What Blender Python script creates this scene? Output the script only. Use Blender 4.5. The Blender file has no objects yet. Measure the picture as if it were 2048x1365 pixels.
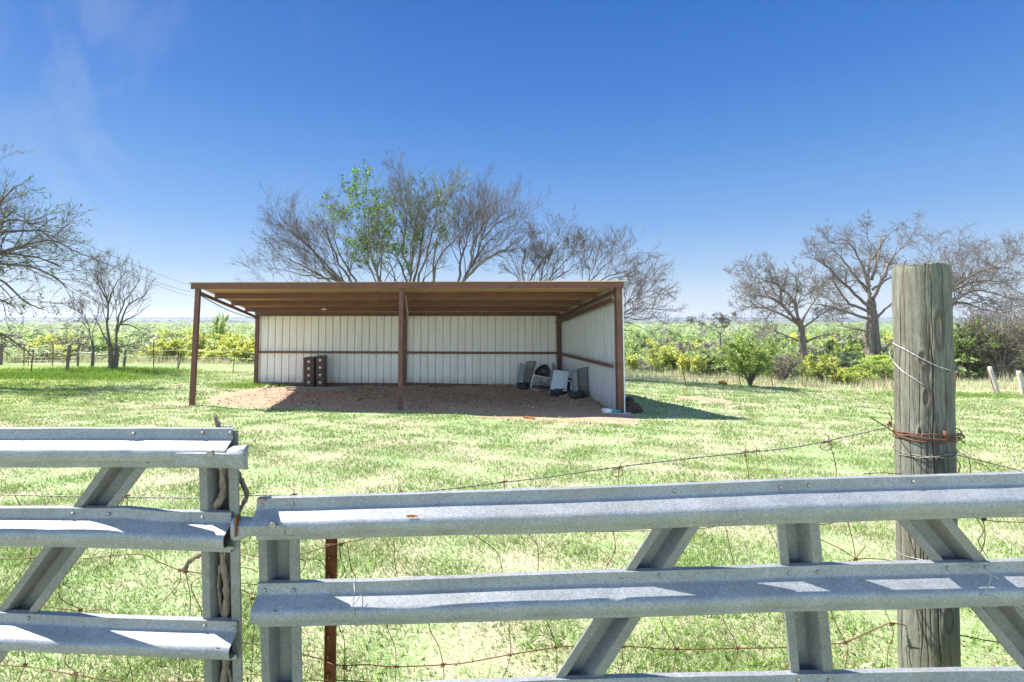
import bpy, math, random
import numpy as np
from mathutils import Vector, Matrix

R = math.radians
rng = np.random.default_rng(7)
random.seed(7)
scene = bpy.context.scene
COL = scene.collection

EXPO = 1.33
# ------------------------------------------------------------------ camera
F, PX, HOR, PITCH, EYE = 1000.0, 960.0, 638.0, R(3.5), 1.7
PY = HOR - F * math.tan(PITCH)
cam = bpy.data.cameras.new('camera')
cam_o = bpy.data.objects.new('camera', cam)
COL.objects.link(cam_o)
scene.camera = cam_o
cam_o.location = (0, 0, EYE)
cam_o.rotation_euler = (R(90) + PITCH, 0, 0)
cam.sensor_width = 36
cam.sensor_fit = 'HORIZONTAL'
cam.lens = F * 36 / 2048
cam.shift_x = (1024 - PX) / 2048
cam.shift_y = -(682.5 - PY) / 2048
cam.clip_start = 0.05
cam.clip_end = 9000


def ray(px, py):
    x, y = (px - PX) / F, (PY - py) / F
    return np.array([x, math.cos(PITCH) - math.sin(PITCH) * y, math.sin(PITCH) + math.cos(PITCH) * y])


def P(px, py, Y):
    d = ray(px, py)
    return np.array([0, 0, EYE]) + d * (Y / d[1])


# ------------------------------------------------------------------ ground height
def sst(a, b, v):
    t = np.clip((np.asarray(v, float) - a) / (b - a), 0, 1)
    return t * t * (3 - 2 * t)


_hx = np.array([-50, 2.2, 14.5, 21, 27, 33, 44, 60, 120, 300, 800, 1600, 2600, 3000, 6000], float)
_hz = np.array([0, 0, -0.95, -1.18, -1.3, -1.45, -3.0, -4.8, -7.5, -9.5, -8.5, -3, 4.5, 4.0, -20], float)


def bump(x, y, cx, cy, rx, ry, h):
    return h * np.exp(-((x - cx) / rx) ** 2 - ((y - cy) / ry) ** 2)


def G(x, y):
    x = np.asarray(x, float)
    y = np.asarray(y, float)
    z = np.interp(y, _hx, _hz)
    z = z - 0.013 * np.clip(x, -25, 25) * sst(1, 14, y) * (1 - sst(60, 120, y))
    z = z - 0.04 * np.clip(x - 5, 0, 14) * sst(14, 24, y)
    near = 1 - sst(26, 34, y)
    z = z + near * sst(3, 8, y) * (0.018 * np.sin(x * 1.3 + y * .7) * np.sin(y * 1.1 - x * .4) + 0.012 * np.sin(x * 3.1 + 1.0) * np.sin(y * 2.7))
    # hay and dirt mounds inside the shed
    z = z + bump(x, y, -2.6, 20.2, .9, .7, .10) + bump(x, y, 0.9, 19.9, 2.4, 1.1, .24)
    fl_ = sst(-8.5, -7.2, x) * (1 - sst(3.4, 4.2, x)) * sst(14.8, 15.8, y) * (1 - sst(20.4, 20.9, y))
    z = z + fl_ * (.016 * np.sin(x * 4.3 + 2 * np.sin(y * 2.1)) * np.sin(y * 5.1 + np.sin(x * 3.7)) + .012 * np.sin(x * 9.7 + y * 3) * np.sin(y * 11.3 - x * 2))
    z = z + bump(x, y, 3.5, 17.6, .9, 1.6, .16) + bump(x, y, -7.4, 19.6, .8, .3, .07)
    return z


def hit(px, py):
    d = ray(px, py)
    t = 1.0
    o = np.array([0, 0, EYE])
    while t < 3000:
        p = o + d * t
        if p[2] <= G(p[0], p[1]):
            lo, hi = t / 1.01, t
            for _ in range(30):
                m = (lo + hi) / 2
                q = o + d * m
                if q[2] <= G(q[0], q[1]):
                    hi = m
                else:
                    lo = m
            return o + d * hi
        t *= 1.01
    return o + d * t


# ------------------------------------------------------------------ materials
def new_mat(name):
    m = bpy.data.materials.new(name)
    m.use_nodes = True
    nt = m.node_tree
    b = nt.nodes['Principled BSDF']
    return m, nt, b


def nd(nt, typ, **kw):
    n = nt.nodes.new(typ)
    for k, v in kw.items():
        if k.startswith('i_'):
            key = k[2:]
            n.inputs[int(key) if key.isdigit() else key.replace('_', ' ')].default_value = v
        else:
            setattr(n, k, v)
    return n


def ramp(nt, fac, stops):
    r = nt.nodes.new('ShaderNodeValToRGB')
    el = r.color_ramp.elements
    while len(el) < len(stops):
        el.new(0.5)
    for e, (p, c) in zip(el, stops):
        e.position = p
        e.color = (c[0], c[1], c[2], 1)
    nt.links.new(fac, r.inputs[0])
    return r.outputs[0]


def noise(nt, scale, detail=4, rough=.6, vec=None, dist=0):
    n = nd(nt, 'ShaderNodeTexNoise')
    n.inputs['Scale'].default_value = scale
    n.inputs['Detail'].default_value = detail
    n.inputs['Roughness'].default_value = rough
    n.inputs['Distortion'].default_value = dist
    if vec is not None:
        nt.links.new(vec, n.inputs['Vector'])
    return n.outputs[0]


def coord(nt, scale=(1, 1, 1), kind='Object', loc=(0, 0, 0)):
    tc = nt.nodes.new('ShaderNodeTexCoord')
    mp = nt.nodes.new('ShaderNodeMapping')
    mp.inputs['Scale'].default_value = scale
    mp.inputs['Location'].default_value = loc
    nt.links.new(tc.outputs[kind], mp.inputs['Vector'])
    return mp.outputs[0]


def mix(nt, fac, a, b, typ='MIX'):
    m = nt.nodes.new('ShaderNodeMix')
    m.data_type = 'RGBA'
    m.blend_type = typ
    for sock, v in ((m.inputs[0], fac), (m.inputs[6], a), (m.inputs[7], b)):
        if isinstance(v, (int, float)):
            sock.default_value = v
        elif isinstance(v, tuple):
            sock.default_value = (v[0], v[1], v[2], 1)
        else:
            nt.links.new(v, sock)
    return m.outputs[2]


def bump_n(nt, b, h, strength=.3, dist=.01):
    n = nt.nodes.new('ShaderNodeBump')
    n.inputs['Strength'].default_value = strength
    n.inputs['Distance'].default_value = dist
    nt.links.new(h, n.inputs['Height'])
    nt.links.new(n.outputs[0], b.inputs['Normal'])


def mat_simple(name, c1, c2, scale=8, rough=.6, metal=0, bump_s=.2, sc=(1, 1, 1), bd=.01, detail=5):
    m, nt, b = new_mat(name)
    v = coord(nt, sc)
    n = noise(nt, scale, detail, .6, v)
    nt.links.new(ramp(nt, n, [(.3, c1), (.7, c2)]), b.inputs['Base Color'])
    b.inputs['Roughness'].default_value = rough
    b.inputs['Metallic'].default_value = metal
    if bump_s:
        bump_n(nt, b, n, bump_s, bd)
    return m


def mat_galv(name, c1=(.24, .248, .26), c2=(.36, .37, .38), metal=.25, rough=.5, stain=.35):
    m, nt, b = new_mat(name)
    v = coord(nt)
    vo = nt.nodes.new('ShaderNodeTexVoronoi')
    vo.inputs['Scale'].default_value = 190
    nt.links.new(v, vo.inputs['Vector'])
    n1 = noise(nt, 6, 9, .75, v)
    n2 = noise(nt, 170, 4, .7, v)
    base = ramp(nt, n1, [(.3, c1), (.7, c2)])
    sp = nt.nodes.new('ShaderNodeSeparateColor')
    nt.links.new(vo.outputs['Color'], sp.inputs[0])
    spg = ramp(nt, sp.outputs[0], [(0, (.80, .80, .80)), (1, (1.15, 1.15, 1.15))])
    base = mix(nt, .8, base, spg, 'MULTIPLY')
    sg = ramp(nt, n2, [(.36, (.68, .69, .70)), (.62, (1.08, 1.08, 1.08))])
    base = mix(nt, .8, base, sg, 'MULTIPLY')
    # dirt and white oxide bloom
    n3 = noise(nt, 2.4, 8, .7, coord(nt, (1, 1, 3), loc=(3, 2, 1)), 1.0)
    base = mix(nt, ramp(nt, n3, [(.52, (0, 0, 0)), (.7, (stain, stain, stain))]), base, (.27, .235, .17))
    n4 = noise(nt, 30, 5, .7, coord(nt, (1.5, 1, .5), loc=(1, 5, 1)))
    base = mix(nt, ramp(nt, n4, [(.68, (0, 0, 0)), (.74, (.45, .45, .45))]), base, (.62, .64, .66))
    n5 = noise(nt, 14, 6, .75, coord(nt, (1, 1, 1), loc=(9, 5, 4)))
    base = mix(nt, ramp(nt, n5, [(.71, (0, 0, 0)), (.76, (.8, .8, .8))]), base, (.22, .085, .03))
    nt.links.new(base, b.inputs['Base Color'])
    b.inputs['Metallic'].default_value = metal
    rr = ramp(nt, n2, [(.3, (rough - .1,) * 3), (.7, (rough + .15,) * 3)])
    nt.links.new(rr, b.inputs['Roughness'])
    bump_n(nt, b, n2, .12, .002)
    return m


def mat_attr(name, trans=.35, rough=.6, vary=.25, scale=30):
    m, nt, b = new_mat(name)
    a = nt.nodes.new('ShaderNodeAttribute')
    a.attribute_name = 'col'
    n = noise(nt, scale, 3, .6, coord(nt))
    f = ramp(nt, n, [(.3, (1 - vary,) * 3), (.7, (1 + vary,) * 3)])
    c = mix(nt, 1.0, a.outputs['Color'], f, 'MULTIPLY')
    nt.links.new(c, b.inputs['Base Color'])
    b.inputs['Roughness'].default_value = rough
    b.inputs['Specular IOR Level'].default_value = .25
    if trans:
        t = nt.nodes.new('ShaderNodeBsdfTranslucent')
        nt.links.new(c, t.inputs[0])
        ms = nt.nodes.new('ShaderNodeMixShader')
        ms.inputs[0].default_value = trans
        nt.links.new(b.outputs[0], ms.inputs[1])
        nt.links.new(t.outputs[0], ms.inputs[2])
        nt.links.new(ms.outputs[0], nt.nodes['Material Output'].inputs[0])
    return m


M = {}
M['galv'] = mat_galv('galvanised_steel')
M['galv_dull'] = mat_galv('dull_galvanised_steel', (.17, .17, .165), (.27, .265, .255), .2, .5, .5)
M['bolt'] = mat_simple('zinc_bolt', (.24, .23, .21), (.42, .40, .37), 40, .45, .6, .1)
M['hole'] = mat_simple('dark_hole', (.012, .012, .012), (.03, .02, .015), 20, .9)
M['brown'] = mat_simple('red_brown_steel_paint', (.095, .036, .024), (.17, .068, .042), 5, .5, .1, .1)
M['beam'] = mat_simple('brown_beam_paint', (.11, .036, .020), (.175, .058, .031), 3, .55, .05, .1)
M['rust'] = mat_simple('rust', (.10, .03, .012), (.30, .10, .03), 30, .8, .1, .4, (1, 1, .4), .004)
M['rustwire'] = mat_simple('rusty_wire', (.09, .032, .017), (.24, .10, .052), 60, .7, .2, 0)
M['wire'] = mat_simple('weathered_barbed_wire', (.10, .085, .07), (.30, .27, .24), 60, .55, .4, 0)
M['silver'] = mat_simple('silver_wire', (.30, .29, .28), (.52, .51, .50), 30, .45, .4, 0)
M['plank'] = mat_simple('grey_plank', (.22, .18, .14), (.42, .36, .30), 12, .85, 0, .4, (1, 12, 12))
M['cab'] = mat_simple('brown_cabinet_paint', (.045, .020, .013), (.085, .038, .024), 9, .45, .1, .05)
M['label'] = mat_simple('label_holder_metal', (.55, .55, .52), (.75, .74, .70), 20, .4, .3, 0)
M['rubber'] = mat_simple('black_rubber', (.012, .012, .013), (.035, .034, .033), 12, .7)
M['greypaint'] = mat_simple('worn_grey_steel', (.20, .21, .22), (.36, .37, .38), 10, .55, .3, .1)
M['darksteel'] = mat_simple('dark_steel', (.05, .048, .046), (.13, .12, .115), 12, .45, .5, .1)
M['paleblue'] = mat_galv('spangled_sheet', (.52, .58, .60), (.72, .78, .80), .1, .5, .15)
M['whitep'] = mat_simple('white_plastic', (.6, .6, .58), (.82, .82, .8), 9, .6)
M['teal'] = mat_simple('teal_plastic', (.03, .30, .30), (.06, .42, .40), 9, .6)
M['concrete'] = mat_simple('concrete', (.38, .34, .31), (.55, .50, .46), 14, .9, 0, .4)
M['rock'] = mat_simple('pale_stone', (.38, .31, .24), (.62, .53, .43), 6, .9, 0, .5, bd=.03)
M['log'] = mat_simple('dark_rotten_wood', (.022, .012, .009), (.10, .045, .03), 9, .9, 0, .7, bd=.03)
M['ridge'] = mat_simple('far_wooded_ridge', (.045, .06, .06), (.10, .11, .10), .03, .9, 0, 0)
M['cable'] = mat_simple('black_cable', (.02, .02, .02), (.05, .05, .05), 9, .6, 0, 0)
M['leaf'] = mat_attr('leaves', .6)
M['blade'] = mat_attr('grass_blades', .35, .6, .15)
M['bark'] = mat_simple('pale_grey_bark', (.08, .065, .05), (.20, .165, .135), 14, .9, 0, .5, (1, 1, .3), .02)
M['oakbark'] = mat_simple('oak_bark', (.12, .09, .07), (.27, .205, .165), 10, .9, 0, .6, (1, 1, .3), .03)
M['twig'] = mat_simple('brown_twigs', (.08, .057, .045), (.17, .125, .10), 6, .9, 0, 0)
M['greytwig'] = mat_simple('grey_twigs', (.10, .08, .065), (.22, .18, .15), 6, .9, 0, 0)
M['vine'] = mat_simple('dry_vine_bark', (.10, .07, .05), (.36, .28, .21), 22, .9, 0, .8, (4, 4, .5), .01)


def mat_panel(name, a, b_, rough=.45, metal=.15, dirt=(.30, .22, .15), zlow=-1.1):
    m, nt, b = new_mat(name)
    v = coord(nt, (3, 3, .35))
    n = noise(nt, 2.2, 6, .6, v)
    c = ramp(nt, n, [(.3, a), (.7, b_)])
    n2 = noise(nt, 60, 3, .7, coord(nt))
    c = mix(nt, .6, c, ramp(nt, n2, [(.3, (.82, .82, .82)), (.65, (1.05, 1.05, 1.05))]), 'MULTIPLY')
    sx = nt.nodes.new('ShaderNodeSeparateXYZ')
    nt.links.new(coord(nt), sx.inputs[0])
    mr = nd(nt, 'ShaderNodeMapRange')
    mr.inputs[1].default_value = zlow
    mr.inputs[2].default_value = zlow + .75
    mr.inputs[3].default_value = 1
    mr.inputs[4].default_value = 0
    nt.links.new(sx.outputs[2], mr.inputs[0])
    n3 = noise(nt, 5, 7, .75, coord(nt, (1, 1, .6)))
    mm = nd(nt, 'ShaderNodeMath', operation='MULTIPLY')
    nt.links.new(mr.outputs[0], mm.inputs[0])
    nt.links.new(n3, mm.inputs[1])
    c = mix(nt, ramp(nt, mm.outputs[0], [(.15, (0, 0, 0)), (.6, (.8, .8, .8))]), c, dirt)
    nt.links.new(c, b.inputs['Base Color'])
    b.inputs['Roughness'].default_value = rough
    b.inputs['Metallic'].default_value = metal
    return m


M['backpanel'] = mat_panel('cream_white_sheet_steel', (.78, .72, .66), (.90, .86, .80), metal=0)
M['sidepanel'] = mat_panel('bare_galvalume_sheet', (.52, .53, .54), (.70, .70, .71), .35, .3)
M['roof'] = mat_panel('corrugated_roof_sheet', (.52, .36, .22), (.66, .48, .32), .5, .1, zlow=-30)


def mat_post():
    m, nt, b = new_mat('weathered_treated_wood')
    v = coord(nt, (1, 1, .06))
    n1 = noise(nt, 42, 8, .7, v, .6)
    n2 = noise(nt, 5, 5, .6, coord(nt, (1, 1, .35)), .5)
    c = ramp(nt, n1, [(.30, (.055, .042, .032)), (.46, (.14, .125, .10)), (.62, (.215, .20, .165)), (.8, (.33, .31, .265))])
    g = ramp(nt, n2, [(.38, (0, 0, 0)), (.62, (.55, .55, .55))])
    c = mix(nt, g, c, (.16, .195, .15))
    n3 = noise(nt, 110, 4, .7, coord(nt, (1, 1, .25)))
    c = mix(nt, .7, c, ramp(nt, n3, [(.3, (.62, .60, .58)), (.65, (1.15, 1.15, 1.12))]), 'MULTIPLY')
    a = nt.nodes.new('ShaderNodeAttribute')
    a.attribute_name = 'crack'
    c = mix(nt, a.outputs['Fac'], c, (.085, .045, .028))
    nt.links.new(c, b.inputs['Base Color'])
    b.inputs['Roughness'].default_value = .9
    b.inputs['Specular IOR Level'].default_value = .15
    bump_n(nt, b, n1, .9, .005)
    return m


M['post'] = mat_post()
M['fencepost'] = mat_simple('old_fence_post_wood', (.10, .075, .06), (.26, .20, .165), 10, .9, 0, .5, (1, 1, .2), .02)
M['greypost'] = mat_simple('bleached_fence_post_wood', (.34, .29, .25), (.55, .48, .42), 10, .9, 0, .5, (1, 1, .2), .02)


def mat_ground():
    m, nt, b = new_mat('mown_grass_and_dirt')
    vo = coord(nt)
    big = noise(nt, .45, 5, .6, vo, .4)
    mid = noise(nt, 2.6, 6, .65, vo, .3)
    fine = noise(nt, 26, 5, .7, vo)
    vf = noise(nt, 120, 3, .7, vo)
    green = ramp(nt, fine, [(.28, (.14, .20, .07)), (.5, (.27, .37, .15)), (.72, (.40, .49, .25))])
    straw = ramp(nt, vf, [(.25, (.28, .24, .16)), (.7, (.53, .455, .33))])
    # straw patches
    add = nd(nt, 'ShaderNodeMath', operation='ADD')
    nt.links.new(big, add.inputs[0])
    nt.links.new(mid, add.inputs[1])
    add2 = nd(nt, 'ShaderNodeMath', operation='ADD')
    nt.links.new(add.outputs[0], add2.inputs[0])
    ff = nd(nt, 'ShaderNodeMath', operation='MULTIPLY')
    nt.links.new(fine, ff.inputs[0])
    ff.inputs[1].default_value = .8
    nt.links.new(ff.outputs[0], add2.inputs[1])
    sm = nd(nt, 'ShaderNodeMath', operation='MULTIPLY')
    nt.links.new(add2.outputs[0], sm.inputs[0])
    sm.inputs[1].default_value = .357
    c = mix(nt, ramp(nt, sm.outputs[0], [(.44, (0, 0, 0)), (.56, (.88, .88, .88))]), green, straw)
    # rich green band by the left fence, from an attribute
    lush = nt.nodes.new('ShaderNodeAttribute')
    lush.attribute_name = 'lush'
    c = mix(nt, lush.outputs['Fac'], c, ramp(nt, fine, [(.3, (.13, .18, .035)), (.7, (.34, .40, .10))]))
    # dirt
    d = nt.nodes.new('ShaderNodeAttribute')
    d.attribute_name = 'dirt'
    ds = nd(nt, 'ShaderNodeMath', operation='ADD')
    nt.links.new(d.outputs['Fac'], ds.inputs[0])
    dn = nd(nt, 'ShaderNodeMath', operation='MULTIPLY_ADD')
    nt.links.new(noise(nt, 7, 6, .75, vo), dn.inputs[0])
    dn.inputs[1].default_value = .9
    dn.inputs[2].default_value = -.45
    nt.links.new(dn.outputs[0], ds.inputs[1])
    dirtc = ramp(nt, noise(nt, 18, 8, .75, vo), [(.3, (.18, .100, .066)), (.5, (.40, .25, .17)), (.72, (.68, .48, .34))])
    dirtc = mix(nt, ramp(nt, noise(nt, 1.6, 5, .6, vo), [(.45, (0, 0, 0)), (.62, (.6, .6, .6))]), dirtc, (.42, .33, .21))
    spk = ramp(nt, noise(nt, 170, 2, .5, vo), [(.68, (0, 0, 0)), (.72, (.8, .8, .8))])
    dirtc = mix(nt, spk, dirtc, (.58, .5, .4))
    c = mix(nt, ramp(nt, ds.outputs[0], [(.42, (0, 0, 0)), (.58, (1, 1, 1))]), c, dirtc)
    # far land
    fa = nt.nodes.new('ShaderNodeAttribute')
    fa.attribute_name = 'far'
    farc = ramp(nt, noise(nt, .06, 8, .75, vo), [(.3, (.15, .21, .08)), (.5, (.25, .33, .14)), (.7, (.33, .32, .20))])
    c = mix(nt, fa.outputs['Fac'], c, farc)
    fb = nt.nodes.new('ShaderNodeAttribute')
    fb.attribute_name = 'woods'  # bare woods grey with aerial haze painted into the far ground colour
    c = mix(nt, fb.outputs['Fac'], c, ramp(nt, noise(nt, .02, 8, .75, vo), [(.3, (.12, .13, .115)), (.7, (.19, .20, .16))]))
    nt.links.new(c, b.inputs['Base Color'])
    b.inputs['Roughness'].default_value = .95
    b.inputs['Specular IOR Level'].default_value = .1
    bump_n(nt, b, fine, .6, .03)
    return m


M['ground'] = mat_ground()


# ------------------------------------------------------------------ object helpers
def tag(o, label=None, cat=None, group=None, kind=None):
    if label:
        o['label'] = label
    if cat:
        o['category'] = cat
    if group:
        o['group'] = group
    if kind:
        o['kind'] = kind
    return o


def empty(name, loc, label, cat, group=None):
    o = bpy.data.objects.new(name, None)
    COL.objects.link(o)
    o.location = loc
    o.empty_display_size = .2
    return tag(o, label, cat, group)


def link_mesh(name, me, mats, parent=None, smooth=False):
    if not isinstance(mats, (list, tuple)):
        mats = [mats]
    for m in mats:
        me.materials.append(m)
    if smooth:
        me.polygons.foreach_set('use_smooth', [True] * len(me.polygons))
    o = bpy.data.objects.new(name, me)
    COL.objects.link(o)
    if parent is not None:
        bpy.context.view_layer.update()
        o.parent = parent
        pp = parent
        off = Vector((0, 0, 0))
        while pp is not None:
            off += pp.location
            pp = pp.parent
        o.location = -off
    return o


class MB:
    def __init__(s):
        s.v, s.f = [], []

    def add(s, vs, fs):
        n = len(s.v)
        s.v += [tuple(map(float, p)) for p in vs]
        s.f += [tuple(i + n for i in f) for f in fs]
        return s

    def hexa(s, c):
        """8 corners: bottom ring 0-3, top ring 4-7"""
        return s.add(c, [(0, 3, 2, 1), (4, 5, 6, 7), (0, 1, 5, 4), (1, 2, 6, 5), (2, 3, 7, 6), (3, 0, 4, 7)])

    def beam(s, p0, p1, w, h, up=(0, 0, 1)):
        p0, p1 = Vector(p0), Vector(p1)
        d = (p1 - p0).normalized()
        u = Vector(up)
        x = d.cross(u).normalized() * (w / 2)
        y = x.cross(d).normalized() * (h / 2)
        c = []
        for p in (p0, p1):
            c += [p - x - y, p + x - y, p + x + y, p - x + y]
        return s.hexa(c)

    def slab(s, quad, n, t):
        """quad of 4 points, thickness t along n"""
        n = Vector(n).normalized() * t
        q = [Vector(p) for p in quad]
        return s.hexa(q + [p + n for p in q])

    def tube(s, pts, r, sides=6, caps=True):
        pts = [Vector(p) for p in pts]
        n = len(pts)
        rs = r if hasattr(r, '__len__') else [r] * n
        prev = None
        vs = []
        for i, p in enumerate(pts):
            t = (pts[min(i + 1, n - 1)] - pts[max(i - 1, 0)])
            t = t.normalized() if t.length > 1e-9 else Vector((0, 0, 1))
            if prev is None:
                a = Vector((0, 0, 1)) if abs(t.z) < .9 else Vector((1, 0, 0))
                u = t.cross(a).normalized()
            else:
                u = prev - t * prev.dot(t)
                u = u.normalized() if u.length > 1e-6 else t.orthogonal().normalized()
            prev = u
            w = t.cross(u)
            for k in range(sides):
                an = 2 * math.pi * k / sides
                vs.append(p + (u * math.cos(an) + w * math.sin(an)) * rs[i])
        fs = []
        for i in range(n - 1):
            for k in range(sides):
                a = i * sides + k
                b = i * sides + (k + 1) % sides
                fs.append((a, b, b + sides, a + sides))
        if caps:
            fs.append(tuple(range(sides))[::-1])
            fs.append(tuple((n - 1) * sides + k for k in range(sides)))
        return s.add(vs, fs)

    def build(s, name, mat, parent=None, smooth=False, bevel=0):
        me = bpy.data.meshes.new(name)
        me.from_pydata(s.v, [], s.f)
        me.update()
        o = link_mesh(name, me, mat, parent, smooth)
        if bevel:
            b = o.modifiers.new('bevel', 'BEVEL')
            b.width = bevel
            b.segments = 2
            b.limit_method = 'ANGLE'
        return o


def fast_mesh(name, V, Fq, col=None):
    """V (n,3), Fq (m,k) all faces k-gons; col (n,3)"""
    me = bpy.data.meshes.new(name)
    V = np.ascontiguousarray(V, np.float32)
    Fq = np.ascontiguousarray(Fq, np.int32)
    k = Fq.shape[1]
    me.vertices.add(len(V))
    me.vertices.foreach_set('co', V.ravel())
    me.loops.add(Fq.size)
    me.loops.foreach_set('vertex_index', Fq.ravel())
    me.polygons.add(len(Fq))
    me.polygons.foreach_set('loop_start', np.arange(0, Fq.size, k, dtype=np.int32))
    me.polygons.foreach_set('loop_total', np.full(len(Fq), k, np.int32))
    me.update(calc_edges=True)
    if col is not None:
        a = me.attributes.new('col', 'FLOAT_COLOR', 'POINT')
        c = np.ones((len(V), 4), np.float32)
        c[:, :3] = col
        a.data.foreach_set('color', c.ravel())
    return me


def catmull(pts, n):
    pts = np.array(pts, float)
    if len(pts) < 3:
        t = np.linspace(0, 1, n)[:, None]
        return pts[0] * (1 - t) + pts[-1] * t
    q = np.vstack([2 * pts[0] - pts[1], pts, 2 * pts[-1] - pts[-2]])
    L = np.r_[0, np.cumsum(np.linalg.norm(np.diff(pts, axis=0), axis=1))]
    out = []
    for s in np.linspace(0, L[-1], n):
        i = min(max(int(np.searchsorted(L, s, 'right')) - 1, 0), len(pts) - 2)
        t = (s - L[i]) / max(L[i + 1] - L[i], 1e-9)
        a, b, c, d = q[i], q[i + 1], q[i + 2], q[i + 3]
        out.append(.5 * (2 * b + (c - a) * t + (2 * a - 5 * b + 4 * c - d) * t * t + (3 * b - a - 3 * c + d) * t ** 3))
    return np.array(out)


# ------------------------------------------------------------------ vectorised branches
def norm(a):
    return a / np.maximum(np.linalg.norm(a, axis=-1, keepdims=True), 1e-9)


def tubes_np(C, Rd, sides):
    """C (B,N,3), Rd (B,N) -> V, F"""
    B, N, _ = C.shape
    T = np.empty_like(C)
    T[:, 1:-1] = C[:, 2:] - C[:, :-2]
    T[:, 0] = C[:, 1] - C[:, 0]
    T[:, -1] = C[:, -1] - C[:, -2]
    T = norm(T)
    ref = np.where(np.abs(T[:, :1, 2:3]) < .8, np.array([0, 0, 1.]), np.array([1., 0, 0]))
    U = norm(np.cross(T, np.broadcast_to(ref, T.shape)))
    W = np.cross(T, U)
    an = 2 * np.pi * np.arange(sides) / sides
    V = C[:, :, None] + Rd[:, :, None, None] * (U[:, :, None] * np.cos(an)[None, None, :, None] + W[:, :, None] * np.sin(an)[None, None, :, None])
    idx = np.arange(B * N * sides).reshape(B, N, sides)
    a = idx[:, :-1]
    b = np.roll(idx, -1, axis=2)[:, :-1]
    c = np.roll(idx, -1, axis=2)[:, 1:]
    d = idx[:, 1:]
    Fq = np.stack([a, b, c, d], -1).reshape(-1, 4)
    return V.reshape(-1, 3), Fq


def merge(parts):
    Vs, Fs, n = [], [], 0
    for V, Fq in parts:
        Vs.append(V)
        Fs.append(Fq + n)
        n += len(V)
    return np.vstack(Vs), np.vstack(Fs)


def grow(rg, C, Rd, per, ratio, ang, N=6, wob=.25, up=.25, t0=.25, rf=.6, rtip=.25, rmin=.004, length=None, out=None):
    B, n, _ = C.shape
    L = np.linalg.norm(np.diff(C, axis=1), axis=2).sum(1)
    k = np.maximum(1, rg.poisson(per * np.clip(L / L.mean(), .3, 2.5)))
    pi = np.repeat(np.arange(B), k)
    M_ = len(pi)
    t = t0 + (1 - t0) * rg.random(M_) ** .8
    f = t * (n - 1)
    i = np.clip(f.astype(int), 0, n - 2)
    w = (f - i)[:, None]
    p = C[pi, i] * (1 - w) + C[pi, i + 1] * w
    tg = norm(C[pi, i + 1] - C[pi, i])
    pr = Rd[pi, i] * (1 - w[:, 0]) + Rd[pi, i + 1] * w[:, 0]
    rv = rg.normal(size=(M_, 3))
    perp = norm(rv - (rv * tg).sum(1, keepdims=True) * tg)
    a = R(1) * (ang[0] + (ang[1] - ang[0]) * rg.random(M_))[:, None]
    d = norm(tg * np.cos(a) + perp * np.sin(a) + np.array([0, 0, up * .5]))
    ln = ((L[pi] if length is None else np.full(M_, length)) * ratio * (.55 + .9 * rg.random(M_)) * (1.15 - .6 * t))[:, None]
    ln = ln / (N - 1)
    Cn = np.empty((M_, N, 3))
    Cn[:, 0] = p
    for s in range(1, N):
        d = norm(d + rg.normal(size=(M_, 3)) * wob + np.array([0, 0, up * .22]))
        Cn[:, s] = Cn[:, s - 1] + d * ln
    r0 = np.maximum(pr * rf, rmin)
    Rn = np.maximum(r0[:, None] * np.linspace(1, rtip, N)[None], rmin * .7)
    return Cn, Rn


def leaf_cards(rg, Cs, n, size, cols, spread=.06, tmin=.3):
    B, N, _ = Cs.shape
    bi = rg.integers(0, B, n)
    t = (tmin + (1 - tmin) * rg.random(n)) * (N - 1)
    i = np.clip(t.astype(int), 0, N - 2)
    w = (t - i)[:, None]
    p = Cs[bi, i] * (1 - w) + Cs[bi, i + 1] * w + rg.normal(size=(n, 3)) * spread
    return cards(rg, p, size, cols)


def cards(rg, p, size, cols):
    n = len(p)
    a = norm(rg.normal(size=(n, 3)))
    b = norm(np.cross(a, rg.normal(size=(n, 3))))
    s = (size * (.5 + rg.random(n)))[:, None]
    V = np.stack([p - a * s, p + b * s * .55, p + a * s, p - b * s * .55], 1)
    Fq = np.arange(n * 4).reshape(n, 4)
    cols = np.array(cols, float)
    c = cols[rg.integers(0, len(cols), n)] * (.75 + .5 * rg.random((n, 1)))
    return V.reshape(-1, 3), Fq, np.repeat(c, 4, axis=0)


def limb(rg, pts, Y, N, dY=0.0, dY0=0.0):
    """pixel polyline at depth Y, drifting in depth along the limb"""
    n = len(pts)
    P3 = [P(px, py, Y + dY0 + (dY - dY0) * (i / (n - 1)) ** 1.2) for i, (px, py) in enumerate(pts)]
    c = catmull(P3, N)
    L = np.linalg.norm(c[-1] - c[0])
    j = rg.normal(size=c.shape) * L * .006
    j[0] = 0
    return c + j


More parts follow.
